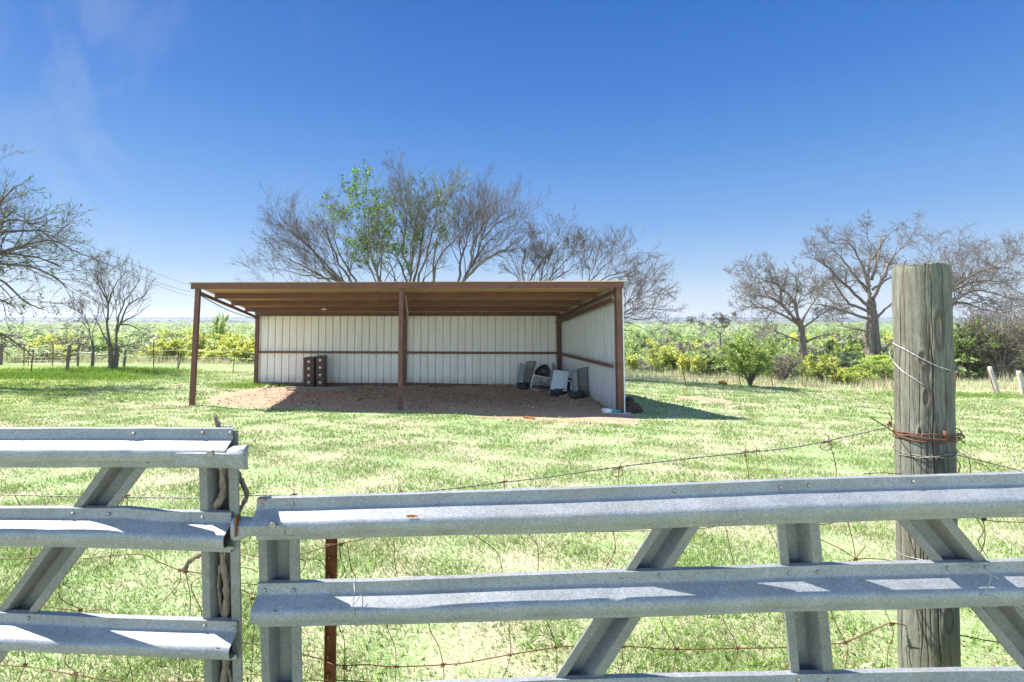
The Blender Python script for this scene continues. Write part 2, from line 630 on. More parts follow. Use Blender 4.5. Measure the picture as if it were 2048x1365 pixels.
def make_tree(name, label, cat, Y, trunks, limbs, r_trunk, levels, barkmat, twigmat, seed, group=None, leaves=None, limb_r=.4, shrink=.87, rooted=True, spreadY=.5, tw_sides=3):
    rg = np.random.default_rng(seed)
    base = P(trunks[0][0][0], trunks[0][0][1], Y)
    base[2] = G(base[0], base[1])
    root = empty(name, base, label, cat, group)
    parts = []
    L0, R0 = [], []
    N = 14
    for i, tr in enumerate(trunks):
        c = limb(rg, tr, Y, N, rg.normal() * .3)
        if i == 0 or rooted:
            c[0] = [c[0][0], c[0][1], G(c[0][0], c[0][1]) - .15]
        r = r_trunk * (1 if i == 0 else .8) * np.linspace(1, .62, N)
        r[0] *= 1.45
        r[1] *= 1.1
        parts.append(tubes_np(c[None], r[None], 10))
        L0.append(c)
        R0.append(r)
    lim, lr = [], []
    for i, lb in enumerate(limbs):
        lb = [(lb[0][0] + (q[0] - lb[0][0]) * shrink, lb[0][1] + (q[1] - lb[0][1]) * shrink) for q in lb]
        lenp = sum(math.dist(lb[k], lb[k + 1]) for k in range(len(lb) - 1)) * Y / 1000
        c = limb(rg, lb, Y, N, (rg.random() * 2 - 1) * spreadY * lenp, 0)
        r = r_trunk * limb_r * min(1.2, .45 + .14 * lenp) * np.linspace(1, .16, N)
        parts.append(tubes_np(c[None], r[None], 8))
        lim.append(c)
        lr.append(r)
    me = fast_mesh('trunk', *merge(parts))
    link_mesh('trunk', me, barkmat, root, True)
    C, Rd = np.array(lim), np.array(lr)
    tw = []
    last = None
    for li, lv in enumerate(levels):
        if li == 0:
            L = np.linalg.norm(np.diff(C, axis=1), axis=2).sum(1)
        C, Rd = grow(rg, C, Rd, **lv)
        tw.append(tubes_np(C, Rd, 5 if li == 0 else tw_sides))
        last = C
    me = fast_mesh('crown', *merge(tw))
    link_mesh('crown', me, twigmat, root)
    if leaves:
        sel = last
        if leaves.get('where') is not None:
            mk = leaves['where'](last[:, -1])
            if mk.sum() > 3:
                sel = last[mk]
        V, Fq, cc = leaf_cards(rg, sel, leaves['n'], leaves['size'], leaves['cols'], leaves.get('spread', .03))
        me = fast_mesh('leaves', V, Fq, cc)
        link_mesh('leaves', me, M['leaf'], root)
    return root


# ------------------------------------------------------------------ shed frame
FL = P(380, 806, 14.96)
FR = P(1248, 828, 14.34)
BL = P(514, 770, 20.95)
UW = (FR - FL)
UW[2] = 0
DV = np.array([-0.131 * 6.0, 6.0, 0])
BL = FL + DV


def S(u, v, z):
    p = FL + UW * u + DV * v
    return np.array([p[0], p[1], z])


WID = np.linalg.norm(UW)
uh = norm(UW)
vh = norm(DV)
ZF = P(387, 569, FL[1])[2]      # roof underside, front
ZB = P(516, 626, FL[1] + 6.0)[2]


def zr(v):
    return ZF + (ZB - ZF) * v


# ------------------------------------------------------------------ ground meshes
def sdf_poly(px, py, poly):
    d = np.full(px.shape, 1e9)
    inside = np.zeros(px.shape, bool)
    n = len(poly)
    for i in range(n):
        a, b = poly[i], poly[(i + 1) % n]
        e = b - a
        wx, wy = px - a[0], py - a[1]
        t = np.clip((wx * e[0] + wy * e[1]) / (e @ e), 0, 1)
        d = np.minimum(d, np.hypot(wx - e[0] * t, wy - e[1] * t))
        c = ((a[1] > py) != (b[1] > py)) & (px < (b[0] - a[0]) * (py - a[1]) / (b[1] - a[1] + 1e-12) + a[0])
        inside ^= c
    return np.where(inside, d, -d)


dirt_px = [(412, 800), (440, 788), (500, 779), (530, 771), (700, 768), (1110, 766), (1185, 785), (1262, 826), (1285, 846), (1150, 838),
           (960, 825), (700, 822), (600, 818), (540, 817), (470, 812), (425, 808)]
dirt_poly = [hit(*q)[:2] for q in dirt_px]
streak_poly = [hit(*q)[:2] for q in [(1350, 794), (1400, 793), (1440, 799), (1475, 806), (1465, 810), (1410, 804), (1355, 798)]]
front_bare = [hit(*q)[:2] for q in [(930, 826), (1060, 832), (1250, 842), (1290, 850), (1180, 848), (1050, 842), (950, 835)]]


def dirt_at(x, y):
    s = np.clip(.5 + sdf_poly(x, y, dirt_poly) * 1.1, 0, 1)
    s2 = np.clip(.42 + sdf_poly(x, y, streak_poly) * 2.2, 0, .62)
    s3 = np.clip(.36 + sdf_poly(x, y, front_bare) * 1.2, 0, .56)
    return np.maximum(np.maximum(s, s2), s3)


def axis(spec):
    out = [spec[0][0]]
    for a, b, st in spec:
        n = max(1, int(round((b - a) / st)))
        out += list(np.linspace(a, b, n + 1)[1:])
    return np.array(out)


gx = axis([(-6000, -600, 300), (-600, -60, 30), (-60, -24, 2), (-24, 20, .11), (20, 60, 2), (60, 600, 30), (600, 6000, 300)])
gy = axis([(-300, -10, 30), (-10, 1.6, .8), (1.6, 27, .1), (27, 60, 1), (60, 300, 8), (300, 6000, 100)])
XX, YY = np.meshgrid(gx, gy)
ZZ = G(XX, YY)
V = np.stack([XX, YY, ZZ], -1).reshape(-1, 3)
nx, ny = len(gx), len(gy)
idx = np.arange(nx * ny).reshape(ny, nx)
Fq = np.stack([idx[:-1, :-1], idx[:-1, 1:], idx[1:, 1:], idx[1:, :-1]], -1).reshape(-1, 4)
me = fast_mesh('ground', V, Fq)
fl = XX.ravel(), YY.ravel()
mask = (fl[0] > -14) & (fl[0] < 12) & (fl[1] > 8) & (fl[1] < 24)
dv = np.zeros(len(V), np.float32)
dv[mask] = dirt_at(fl[0][mask], fl[1][mask])
a = me.attributes.new('dirt', 'FLOAT', 'POINT')
a.data.foreach_set('value', dv)


def lush_at(x, y):
    e = x + y * .62
    return np.clip((1 - sst(-5, 1, e)) * sst(10, 18, y) * .75 + .25 * sst(20, 25, y) * (1 - sst(2, 8, x)), 0, 1)


a = me.attributes.new('lush', 'FLOAT', 'POINT')
a.data.foreach_set('value', lush_at(*fl).astype(np.float32))
a = me.attributes.new('far', 'FLOAT', 'POINT')
a.data.foreach_set('value', sst(26, 33, fl[1]).astype(np.float32))
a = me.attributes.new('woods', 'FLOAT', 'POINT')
a.data.foreach_set('value', sst(700, 1100, fl[1]).astype(np.float32))  # distance mask for the haze grey painted on far wooded land
ground = link_mesh('ground', me, M['ground'], None, True)
tag(ground, 'mown pale green lawn with straw patches running down to the shed', 'ground', kind='structure')

# ------------------------------------------------------------------ grass
def blades(rg, x, y, h, w, colA, colB, straw_p, name='grass', lean=.5):
    keep = np.ones(len(x), bool)
    d = np.zeros(len(x))
    m = (x > -14) & (x < 12) & (y > 8) & (y < 24)
    d[m] = dirt_at(x[m], y[m])
    keep &= (d + (rg.random(len(x)) - .5) * .25) < .46
    # patchiness
    pn = np.sin(x * 2.3 + 1.3 * np.sin(y * 1.7)) * np.sin(y * 2.9 + 1.1 * np.sin(x * 1.9)) + .6 * np.sin(x * 5.1 + y * 3.3) * np.sin(y * 6.3 - x * 2.2)
    keep &= rg.random(len(x)) < np.clip(.62 + .42 * pn, .12, 1)
    x, y = x[keep], y[keep]
    pn = pn[keep]
    n = len(x)
    z = G(x, y) - .004
    hh = h * (.5 + rg.random(n)) * (1 + .25 * pn)
    an = rg.random(n) * 6.283
    dx, dy = np.cos(an) * w * (.6 + .8 * rg.random(n)), np.sin(an) * w * (.6 + .8 * rg.random(n))
    lx, ly = rg.normal(size=n) * hh * lean, rg.normal(size=n) * hh * lean
    b = np.stack([x, y, z], -1)
    p0 = b - np.stack([dx, dy, 0 * x], -1)
    p1 = b + np.stack([dx, dy, 0 * x], -1)
    p2 = b + np.stack([lx, ly, hh], -1)
    V = np.stack([p0, p1, p2], 1).reshape(-1, 3)
    Fq = np.arange(n * 3).reshape(n, 3)
    st = rg.random(n) < (straw_p * np.clip(1.2 - pn, .3, 2.2))
    f = rg.random((n, 1))
    c = np.array(colA) * (1 - f) + np.array(colB) * f
    cs = np.array([.54, .45, .33]) * (.7 + .6 * rg.random((n, 1)))
    c = np.where(st[:, None], cs, c)
    lu = lush_at(x, y)[:, None]
    c = c * (1 - lu) + lu * np.array([.34, .43, .08]) * (.5 + rg.random((n, 1)))
    return V, Fq, np.repeat(c, 3, axis=0)


def scatter(rg, y0, y1, dens, xa=-1.0, xb=1.13):
    area = (xb - xa) * (y1 * y1 - y0 * y0) / 2
    n = int(area * dens)
    y = np.sqrt(y0 * y0 + (y1 * y1 - y0 * y0) * rg.random(n))
    x = (xa + (xb - xa) * rg.random(n)) * y
    return x, y


parts = []
GA, GB = (.14, .22, .045), (.40, .52, .19)
for (y0, y1, dn, h, w) in ((1.9, 3.4, 9000, .032, .0030), (3.4, 5.5, 4800, .034, .0042), (5.5, 9, 1800, .036, .007), (9, 15, 620, .042, .012), (15, 27, 230, .055, .022)):
    x, y = scatter(rng, y0, y1, dn)
    parts.append(blades(rng, x, y, h, w, GA, GB, .22))
# broader clover-like leaves close to the gate
x, y = scatter(rng, 2.0, 3.6, 500)
for (y0_, y1_, dn_, h_, w_) in ((1.95, 3.6, 900, .060, .0028), (3.6, 6, 260, .065, .004)):
    x2, y2 = scatter(rng, y0_, y1_, dn_)
    q = np.sin(x2 * 4.1 + y2 * 1.3) * np.sin(y2 * 5.2 - x2) > .15
    parts.append(blades(rng, x2[q], y2[q], h_, w_, (.14, .25, .03), (.36, .52, .10), .25, lean=.9))
V3, F3, C3 = blades(rng, x, y, .028, .009, (.13, .24, .04), (.28, .42, .09), .05, lean=1.0)
parts.append((V3, F3, C3))
n = 0
Vs, Fs, Cs = [], [], []
for V_, F_, C_ in parts:
    Vs.append(V_)
    Fs.append(F_ + n)
    Cs.append(C_)
    n += len(V_)
me = fast_mesh('grass', np.vstack(Vs), np.vstack(Fs), np.vstack(Cs))
tag(link_mesh('grass', me, M['blade']), 'short patchy green and straw coloured grass blades covering the lawn', 'grass', kind='stuff')

# taller weeds at posts, along shed's left corner and fence line
parts = []
for (px, py, sx, sy, cnt, h) in ((515, 772, .9, .25, 900, .14), (480, 776, .5, .2, 350, .10), (30, 752, 3.0, .8, 6000, .16), (120, 756, 2.4, .5, 3500, .14), (200, 744, 2.2, .5, 3500, .2), (260, 742, 1.6, .4, 2500, .2), (1900, 792, 2.5, .5, 2500, .15)):
    c = hit(px, py)
    x = c[0] + rng.normal(size=cnt) * sx
    y = c[1] + rng.normal(size=cnt) * sy
    z = G(x, y)
    hh = h * (.4 + rng.random(cnt))
    an = rng.random(cnt) * 6.28
    w = .014
    b = np.stack([x, y, z], -1)
    o = np.stack([np.cos(an) * w, np.sin(an) * w, 0 * x], -1)
    V_ = np.stack([b - o, b + o, b + np.stack([rng.normal(size=cnt) * hh * .5, rng.normal(size=cnt) * hh * .5, hh], -1)], 1).reshape(-1, 3)
    c_ = np.array([.20, .32, .04]) * (.5 + .9 * rng.random((cnt, 1)))
    parts.append((V_, np.arange(cnt * 3).reshape(-1, 3), np.repeat(c_, 3, axis=0)))
V_, F_ = merge([(p[0], p[1]) for p in parts])
me = fast_mesh('weeds', V_, F_, np.vstack([p[2] for p in parts]))
tag(link_mesh('weeds', me, M['blade']), 'taller green weeds in clumps by the far fence posts and the shed corner', 'weeds', kind='stuff')

def litter():
    n = 9000
    x = -8.3 + 12.4 * rng.random(n)
    y = 14.8 + 6.0 * rng.random(n)
    d = dirt_at(x, y)
    bias = np.where(y > 19, 1.0, .45) + .5 * (np.sin(x * 2.1) * np.sin(y * 1.7) > .2)
    q = (d > .55) & (rng.random(n) < bias * .8)
    x, y = x[q], y[q]
    n = len(x)
    z = G(x, y) + .006
    an = rng.random(n) * 6.283
    L = .012 + .045 * rng.random(n) ** 1.5
    w = .004 + .009 * rng.random(n)
    e = np.stack([np.cos(an) * L, np.sin(an) * L, rng.normal(size=n) * .012], -1)
    f = np.stack([-np.sin(an) * w, np.cos(an) * w, .01 + .02 * rng.random(n)], -1)
    b = np.stack([x, y, z], -1)
    V_ = np.stack([b - e, b - f * [1, 1, 0], b + e, b + f], 1).reshape(-1, 3)
    pal = np.array([[.55, .43, .28], [.42, .30, .19], [.16, .10, .07], [.10, .065, .05], [.62, .54, .42]])
    c = pal[rng.integers(0, 5, n)] * (.7 + .6 * rng.random((n, 1)))
    me = fast_mesh('straw_litter', V_, np.arange(n * 4).reshape(-1, 4), np.repeat(c, 4, axis=0))
    tag(link_mesh('straw_litter', me, M['blade']), 'loose straw, hay bits and droppings scattered over the dirt floor of the shed', 'litter', kind='stuff')


litter()

# dry weed stalks beyond the fence line
def dry_strip():
    n = 30000
    px = rng.random(n) * 2300 - 120
    right = px > 1200
    Y = np.where(px < 700, 31.8, 27.5) + rng.random(n) ** 1.3 * 12
    x = (px - PX) / 1000 * Y
    z = G(x, Y)
    h = (.2 + .5 * rng.random(n)) * np.where(rng.random(n) < .12, 1.7, 1) * (.75 + .35 * np.sin(px * .035) * np.sin(px * .013 + 1))
    an = rng.random(n) * 6.28
    w = .011 + .008 * rng.random(n)
    b = np.stack([x, Y, z], -1)
    o = np.stack([np.cos(an) * w, np.sin(an) * w, 0 * x], -1)
    V_ = np.stack([b - o, b + o, b + np.stack([rng.normal(size=n) * h * .22, rng.normal(size=n) * h * .22, h], -1)], 1).reshape(-1, 3)
    pal = np.array([[.55, .42, .31], [.65, .54, .40], [.45, .52, .24], [.50, .60, .30], [.52, .36, .27]])
    c = pal[rng.integers(0, 5, n)] * (.7 + .6 * rng.random((n, 1)))
    me = fast_mesh('dry_weeds', V_, np.arange(n * 3).reshape(-1, 3), np.repeat(c, 3, axis=0))
    tag(link_mesh('dry_weeds', me, M['blade']), 'tan and pinkish dry weed stalks standing beyond the far fence', 'weeds', kind='stuff')


dry_strip()

# ------------------------------------------------------------------ scrub beyond
GREENS = [(.38, .48, .17), (.44, .54, .19), (.50, .60, .23), (.40, .50, .19)]
MINTS = [(.42, .52, .24), (.48, .58, .28), (.43, .49, .25), (.50, .54, .29)]
YELLOW = [(.74, .68, .10), (.80, .74, .13), (.64, .65, .16), (.50, .58, .20)]
YGREEN = [(.42, .52, .12), (.48, .56, .14), (.36, .48, .13)]
DARKG = [(.15, .21, .07), (.20, .27, .10), (.13, .18, .06)]
TWIGC = [(.38, .33, .27), (.44, .38, .33), (.32, .27, .22)]


def shrub_geo(rg, H, W, n_leaf, leaf, cols, stems=9, airy=.5, rmin=.012):
    """returns stem V,F and leaf V,F,C at the origin"""
    N = 6
    C = np.zeros((stems, N, 3))
    an = rg.random(stems) * 6.28
    for s in range(N):
        t = s / (N - 1)
        C[:, s, 0] = np.cos(an) * W * .33 * t ** 1.3 * (.4 + .6 * rg.random(stems))
        C[:, s, 1] = np.sin(an) * W * .33 * t ** 1.3 * (.4 + .6 * rg.random(stems))
        C[:, s, 2] = H * .62 * t * (.75 + .35 * rg.random(stems)) - .1
    Rd = np.tile(np.linspace(max(.03, H * .012), rmin, N), (stems, 1))
    C1, R1 = grow(rg, C, Rd, per=5, ratio=.55, ang=(25, 70), N=5, wob=.2, up=.35, t0=.15, rmin=rmin)
    C2, R2 = grow(rg, C1, R1, per=3, ratio=.6, ang=(25, 65), N=4, wob=.25, up=.3, t0=.2, rmin=rmin * .8)
    SV, SF = merge([tubes_np(C, Rd, 4), tubes_np(C1, R1, 3), tubes_np(C2, R2, 3)])
    V_, F_, c_ = leaf_cards(rg, C2, n_leaf, leaf, cols, leaf * airy * 1.6, .1)
    return (SV, SF), (V_, F_, c_)


def shrub(name, label, px, ytop, wpx, Y, cols, n_leaf=2600, leaf=.07, group=None, stems=9, cat='shrub', stemmat='twig', seed=None, ybase=None):
    rg = np.random.default_rng(seed if seed is not None else int(px * 7 + ytop))
    q = P(px, ytop, Y)
    base = np.array([q[0], q[1], G(q[0], q[1])])
    H = q[2] - base[2]
    W = wpx * Y / 1000
    root = empty(name, base, label, cat, group)
    (SV, SF), (V_, F_, c_) = shrub_geo(rg, H, W, int(n_leaf * 1.7), leaf * .72, cols, stems)
    zt = np.percentile(V_[:, 2], 99.3)
    wx = np.percentile(np.abs(V_[:, :2]), 98)
    sc = np.array([W / 2 / wx, W / 2 / wx, H / zt])
    me = fast_mesh('stems', SV * sc + base, SF)
    link_mesh('stems', me, M[stemmat], root)
    if cols[0] == YELLOW[0]:
        hz = np.repeat(V_.reshape(-1, 4, 3)[:, :, 2].mean(1) / zt, 4)
        k = np.repeat(rg.random(len(F_)), 4)
        gcol = np.array(MINTS + YGREEN)[rg.integers(0, 7, len(F_))].repeat(4, axis=0)
        c_ = np.where((k > .10 + hz * .85)[:, None], gcol, c_)
    me = fast_mesh('foliage', V_ * sc + base, F_, c_)
    link_mesh('foliage', me, M['leaf'], root)
    return root


YG = 'yellow flowering shrubs in the scrub'
shrub('rounded_tree', 'bright yellow-green rounded tree rising above the scrub just left of the shed', 437, 631, 46, 62, YGREEN, 5200, .11, cat='tree')
shrub('flowering_shrub', 'tall bright yellow shrub right of the lone tall thin post', 336, 680, 66, 34, YELLOW, 2800, .07, YG)
shrub('flowering_shrub', 'low yellow shrub between the lone tall post and the small bare tree', 288, 702, 46, 36, YELLOW, 1600, .07, YG)
shrub('flowering_shrub', "yellow-topped shrub just right of the shed's front left post", 402, 664, 50, 48, YELLOW, 2200, .09, YG)
shrub('flowering_shrub', 'wide yellow-crowned mound just below the rounded green tree', 472, 668, 84, 46, YELLOW[2:] + YELLOW, 3400, .09, YG)
shrub('flowering_shrub', "yellow shrub touching the shed's back left post, behind the single iron post", 494, 694, 56, 34, YELLOW, 2600, .07, YG)
shrub('flowering_shrub', 'low broad yellow shrub in the middle between the two left shed posts', 428, 697, 84, 37, YELLOW, 3200, .075, YG)
shrub('flowering_shrub', 'golden shrub behind the leaning iron post right of the shed, the tallest there', 1326, 684, 64, 34, YELLOW, 3200, .07, YG)
shrub('flowering_shrub', 'golden shrub right of the leaning iron post, left of the green bush', 1384, 712, 52, 32, YELLOW, 2200, .065, YG)
shrub('flowering_shrub', 'small yellow shrub right against the open side of the shed wall', 1264, 712, 40, 33, YELLOW, 1600, .065, YG)
shrub('flowering_shrub', 'yellow shrub growing under the smaller oak, right of its trunk', 1638, 712, 58, 31, YELLOW, 2200, .06, YG)
shrub('flowering_shrub', 'low yellow-green shrub under the big oak, left of its trunk', 1696, 730, 84, 30, YELLOW[1:] + YGREEN, 2600, .06, YG)
shrub('flowering_shrub', 'distant pale yellow shrub in the scrub above the left fence', 104, 671, 62, 50, YELLOW, 2200, .09, YG)
shrub('flowering_shrub', 'low yellow shrub behind the single iron post left of the thick leaning post', 92, 692, 60, 36, YELLOW, 1800, .07, YG)
shrub('flowering_shrub', 'low yellow shrub between the two old gate posts on the left', 136, 693, 44, 35, YELLOW, 1500, .07, YG)
shrub('green_bush', 'full lime green bush with bare stems at the fence right of the shed', 1498, 676, 104, 26.5, YGREEN + [(.38, .48, .12), (.30, .40, .10)], 6500, .055, stems=12)
shrub('green_bush', 'pale green bush under the big oak by the thick wooden post', 1776, 712, 90, 30, YGREEN, 3800, .06)
shrub('cedar', 'dark green cedar bush behind the trunks of the big oak', 1690, 676, 90, 46, DARKG, 5200, .09)
shrub('cedar', 'dark green cedar bush left of the big oak trunk, low to the ground', 1650, 690, 60, 44, DARKG, 3200, .09)
shrub('cedar', 'green cedar just right of the thick wooden post', 1925, 640, 110, 34, GREENS[:2] + YGREEN[:1] + DARKG, 8000, .07)
shrub('cedar', 'dark shadowy cedar in the scrub near the right frame edge', 2030, 668, 110, 40, DARKG + GREENS[:1], 6000, .08)
shrub('bare_brush', 'tangle of bare grey-brown brush behind the leaning wooden posts', 1990, 598, 150, 33, TWIGC + [(.30, .26, .16)], 1800, .045, stems=34, cat='brush', stemmat='greytwig')
shrub('bare_brush', 'tall bare brown brush at the right edge of the picture', 2070, 590, 130, 31, TWIGC + [(.30, .26, .16)], 1500, .045, stems=34, cat='brush', stemmat='greytwig')
shrub('bare_brush', 'grey leafless thicket left of the lime green bush', 1432, 690, 80, 38, TWIGC + MINTS[:1], 1500, .05, stems=24, cat='brush', stemmat='greytwig')
shrub('bare_brush', 'leafless brown thicket behind the fence right of the lime green bush', 1560, 700, 80, 30, TWIGC + MINTS[:1], 900, .045, stems=22, cat='brush', stemmat='greytwig')
shrub('bare_brush', 'pale leafless bush between thin bare tree and the scrub on the left', 148, 662, 70, 44, TWIGC, 900, .05, stems=22, cat='brush', stemmat='greytwig')

def scrub_mass():
    rg = np.random.default_rng(99)
    protos = []
    for k in range(9):
        cols = [GREENS, MINTS, MINTS, YGREEN, GREENS, TWIGC + MINTS[:1], YELLOW, MINTS, DARKG][k]
        (SV, SF), (V_, F_, c_) = shrub_geo(rg, 1, 1, 1700 if k != 5 else 500, .034, cols, 8, .5, .004)
        # low detail copy for far plants
        sub = rg.permutation(len(F_))[:900]
        Vl = V_.reshape(-1, 4, 3)[sub]
        cen = Vl.mean(1, keepdims=True)
        Vl = ((Vl - cen) * 1.25 + cen).reshape(-1, 3)
        cl = c_.reshape(-1, 4, 3)[sub].reshape(-1, 3)
        protos.append((SV, SF, V_, F_, c_, Vl, np.arange(len(Vl)).reshape(-1, 4), cl))
    LV, LF, LC, TV, TF = [], [], [], [], []
    nl = nt_ = 0
    specs = []
    for i in range(190):
        Y = 33 + 30 * rg.random() ** 1.1
        specs.append((rg.random() * 2400 - 170, Y, 0))
    for i in range(520):
        Y = 60 + 190 * rg.random() ** 1.3
        specs.append((rg.random() * 2400 - 170, Y, 1))
    for i in range(2600):
        Y = 230 + 1500 * rg.random() ** 1.1
        specs.append((rg.random() * 2400 - 170, Y, 2))
    for px, Y, lod in specs:
        if lod < 2 and 540 < px < 1080:
            if rg.random() < .5:
                continue
        x = (px - PX) / 1000 * Y
        z = float(G(x, Y))
        if lod == 0:
            ytop = 668 + 46 * rg.random() + (8 if px < 600 else 0)
            if px > 1550:
                ytop -= 22
            W = (2.6 + 3 * rg.random())
        elif lod == 1:
            ytop = 641 + 27 * rg.random() ** .8
            if 1240 < px < 1330:
                ytop -= 5
            if px > 1480:
                ytop -= 5
            W = 4 + 5 * rg.random()
        else:
            ytop = 638.5 + 7 * rg.random()
            W = 9 + 10 * rg.random()
        H = (EYE - (ytop - HOR) * Y / 1000) - z
        if H < .8:
            continue
        H = min(H, 15 if lod == 2 else 14)
        k = rg.choice(9, p=[.16, .12, .10, .20, .14, .22, .06 if lod < 2 else .0, .0 if lod < 2 else .06, .0])
        SV, SF, V_, F_, c_, Vl, Fl, cl = protos[k]
        an = rg.random() * 6.28
        Rm = np.array([[math.cos(an), -math.sin(an), 0], [math.sin(an), math.cos(an), 0], [0, 0, 1]])
        s = np.array([W, W, H * 1.0])
        off = np.array([x, Y, z])
        if lod == 0 or (lod == 1 and Y < 130):
            TV.append((SV * s) @ Rm.T + off)
            TF.append(SF + nt_)
            nt_ += len(SV)
        if lod == 0:
            v, f, c = V_, F_, c_
        else:
            v, f, c = Vl, Fl, cl
            if lod == 2:
                v, f, c = Vl[:4 * 170], Fl[:170], cl[:4 * 170]
                q = v.reshape(-1, 4, 3)
                cc = q.mean(1, keepdims=True)
                v = ((q - cc) * 1.15 + cc).reshape(-1, 3)
        tint = 1 + (rg.random() - .5) * .5
        LV.append((v * s) @ Rm.T + off)
        LF.append(f + nl)
        cx_ = c * tint
        if lod == 2 and Y > 950:      # bare woods, greyed with distance: aerial haze put into the colour
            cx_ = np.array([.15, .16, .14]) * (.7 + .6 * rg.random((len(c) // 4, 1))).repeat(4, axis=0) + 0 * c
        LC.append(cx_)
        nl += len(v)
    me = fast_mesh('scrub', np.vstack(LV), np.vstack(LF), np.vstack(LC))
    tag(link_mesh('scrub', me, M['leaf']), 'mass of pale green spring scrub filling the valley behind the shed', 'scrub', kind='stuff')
    me = fast_mesh('scrub_stems', np.vstack(TV), np.vstack(TF))
    tag(link_mesh('scrub_stems', me, M['greytwig']), 'grey stems and twigs standing among the pale green scrub', 'scrub', kind='stuff')


scrub_mass()


def ridge():
    rg = np.random.default_rng(5)
    n = 2600
    px = rg.random(n) * 2600 - 250
    Y = 1900 + 700 * rg.random(n)
    x = (px - PX) / 1000 * Y
    z = G(x, Y)
    h = 3.5 + 6 * rg.random(n) ** 2
    # clumps: many faces per tree crown
    k = 9
    ctr = np.repeat(np.stack([x, Y, z], -1), k, axis=0)
    hh = np.repeat(h, k)[:, None]
    p = ctr + rg.normal(size=(n * k, 3)) * np.array([.5, .5, .28]) * hh + np.array([0, 0, .5]) * hh
    V_, F_, c_ = cards(rg, p, 2.2, [(.13, .15, .14), (.16, .17, .16), (.11, .13, .12)])
    me = fast_mesh('far_woods', V_, F_, c_)
    tag(link_mesh('far_woods', me, M['leaf']), 'dark line of far-off woods along the horizon', 'woods', kind='stuff')


ridge()

# ------------------------------------------------------------------ trees
lv_fine = [dict(per=10, ratio=.47, ang=(20, 55), N=7, wob=.13, up=.24, t0=.22, rf=.45, rmin=.010),
           dict(per=6, ratio=.50, ang=(20, 50), N=6, wob=.15, up=.22, t0=.18, rf=.55, rmin=.008),
           dict(per=7, ratio=.58, ang=(18, 50), N=5, wob=.16, up=.22, t0=.15, rf=.6, rmin=.006)]
lv_sparse = [dict(lv_fine[0], per=6), dict(lv_fine[1], per=4, up=.2), dict(lv_fine[2], per=4, up=.15)]
BT = 'bare trees behind the shed'
GL = [(.09, .20, .04), (.14, .27, .06), (.07, .16, .035)]
make_tree('bare_tree', 'leafless brown tree fanning out to the left above the shed roof', 'tree', 29,
          [[(735, 765), (736, 700), (738, 640)]],
          [[(738, 650), (690, 565), (650, 520), (600, 470), (560, 430), (545, 405)],
           [(738, 660), (665, 562), (610, 525), (555, 495), (520, 478)],
           [(738, 670), (660, 575), (590, 556), (530, 548), (492, 553)],
           [(740, 650), (695, 545), (665, 500), (640, 450), (618, 420), (610, 400)],
           [(740, 640), (710, 560), (680, 505), (655, 455), (650, 405)],
           [(738, 660), (680, 560), (630, 510), (590, 450), (560, 440)],
           [(740, 650), (690, 560), (640, 540), (570, 530), (520, 515)]],
          .20, lv_fine, M['bark'], M['twig'], 11, BT, shrink=0.83, leaves=dict(n=500, size=.045, cols=[(.22, .16, .12), (.2, .22, .08)]))
make_tree('leafing_tree', 'slender tree with bright green leaf clumps above the roof left of the middle post', 'tree', 28,
          [[(800, 765), (795, 700), (785, 640)]],
          [[(788, 660), (762, 570), (735, 490), (715, 430), (695, 365)],
           [(780, 610), (748, 530), (765, 470), (788, 420), (800, 398)],
           [(760, 570), (735, 470), (730, 400), (736, 352)],
           [(770, 600), (720, 500), (695, 455), (672, 432)],
           [(760, 560), (765, 490), (755, 430), (760, 385)],
           [(785, 640), (790, 540), (775, 480), (770, 440)]],
          .13, lv_fine, M['bark'], M['greytwig'], 12, BT, shrink=0.78, leaves=dict(n=3300, size=.08, cols=GL + [(.20, .32, .07)], spread=.07, where=lambda p: (p[:, 2] > 4.2) & (np.sin(p[:, 0] * 3.1) * np.sin(p[:, 2] * 2.7 + p[:, 1]) > -.15)))
make_tree('leafing_tree', 'tallest pale-barked tree behind the shed, sparse green leaves at its top', 'tree', 30,
          [[(822, 765), (822, 700), (822, 600)], [(868, 765), (868, 690), (868, 570)]],
          [[(822, 620), (820, 560), (826, 480), (832, 420), (820, 350), (826, 312)],
           [(824, 600), (850, 520), (878, 430), (893, 360), (903, 300)],
           [(825, 570), (843, 500), (852, 430), (872, 370), (914, 345)],
           [(820, 550), (800, 480), (812, 410), (800, 350)],
           [(868, 580), (870, 520), (900, 470), (930, 440), (962, 400)],
           [(868, 570), (868, 500), (880, 440), (905, 380)],
           [(822, 600), (790, 560), (760, 520), (735, 490)],
           [(824, 600), (780, 480), (730, 470), (690, 465)],
           [(830, 590), (860, 540), (890, 520), (930, 510)]],
          .17, lv_fine, M['bark'], M['greytwig'], 13, BT, shrink=0.74, leaves=dict(n=2000, size=.055, cols=GL + [(.22, .30, .08)], spread=.04, where=lambda p: (p[:, 2] > 6.0) & (p[:, 0] > -4.2)))
make_tree('bare_tree', 'bare tree with dark stems leaning right, next to the right of the tallest tree', 'tree', 29,
          [[(895, 765), (900, 700), (912, 600)]],
          [[(910, 620), (932, 545), (965, 480), (985, 420), (1008, 372), (1020, 352)],
           [(908, 640), (918, 565), (962, 492), (1010, 430), (1062, 400)],
           [(930, 560), (985, 505), (1040, 480), (1075, 455)],
           [(915, 600), (925, 500), (948, 420), (962, 378)],
           [(965, 480), (1000, 440), (1040, 420), (1060, 415)],
           [(930, 560), (965, 520), (1000, 500), (1030, 505)],
           [(940, 540), (950, 470), (990, 400), (1000, 375)]],
          .19, lv_fine, M['bark'], M['twig'], 14, BT, shrink=0.8)
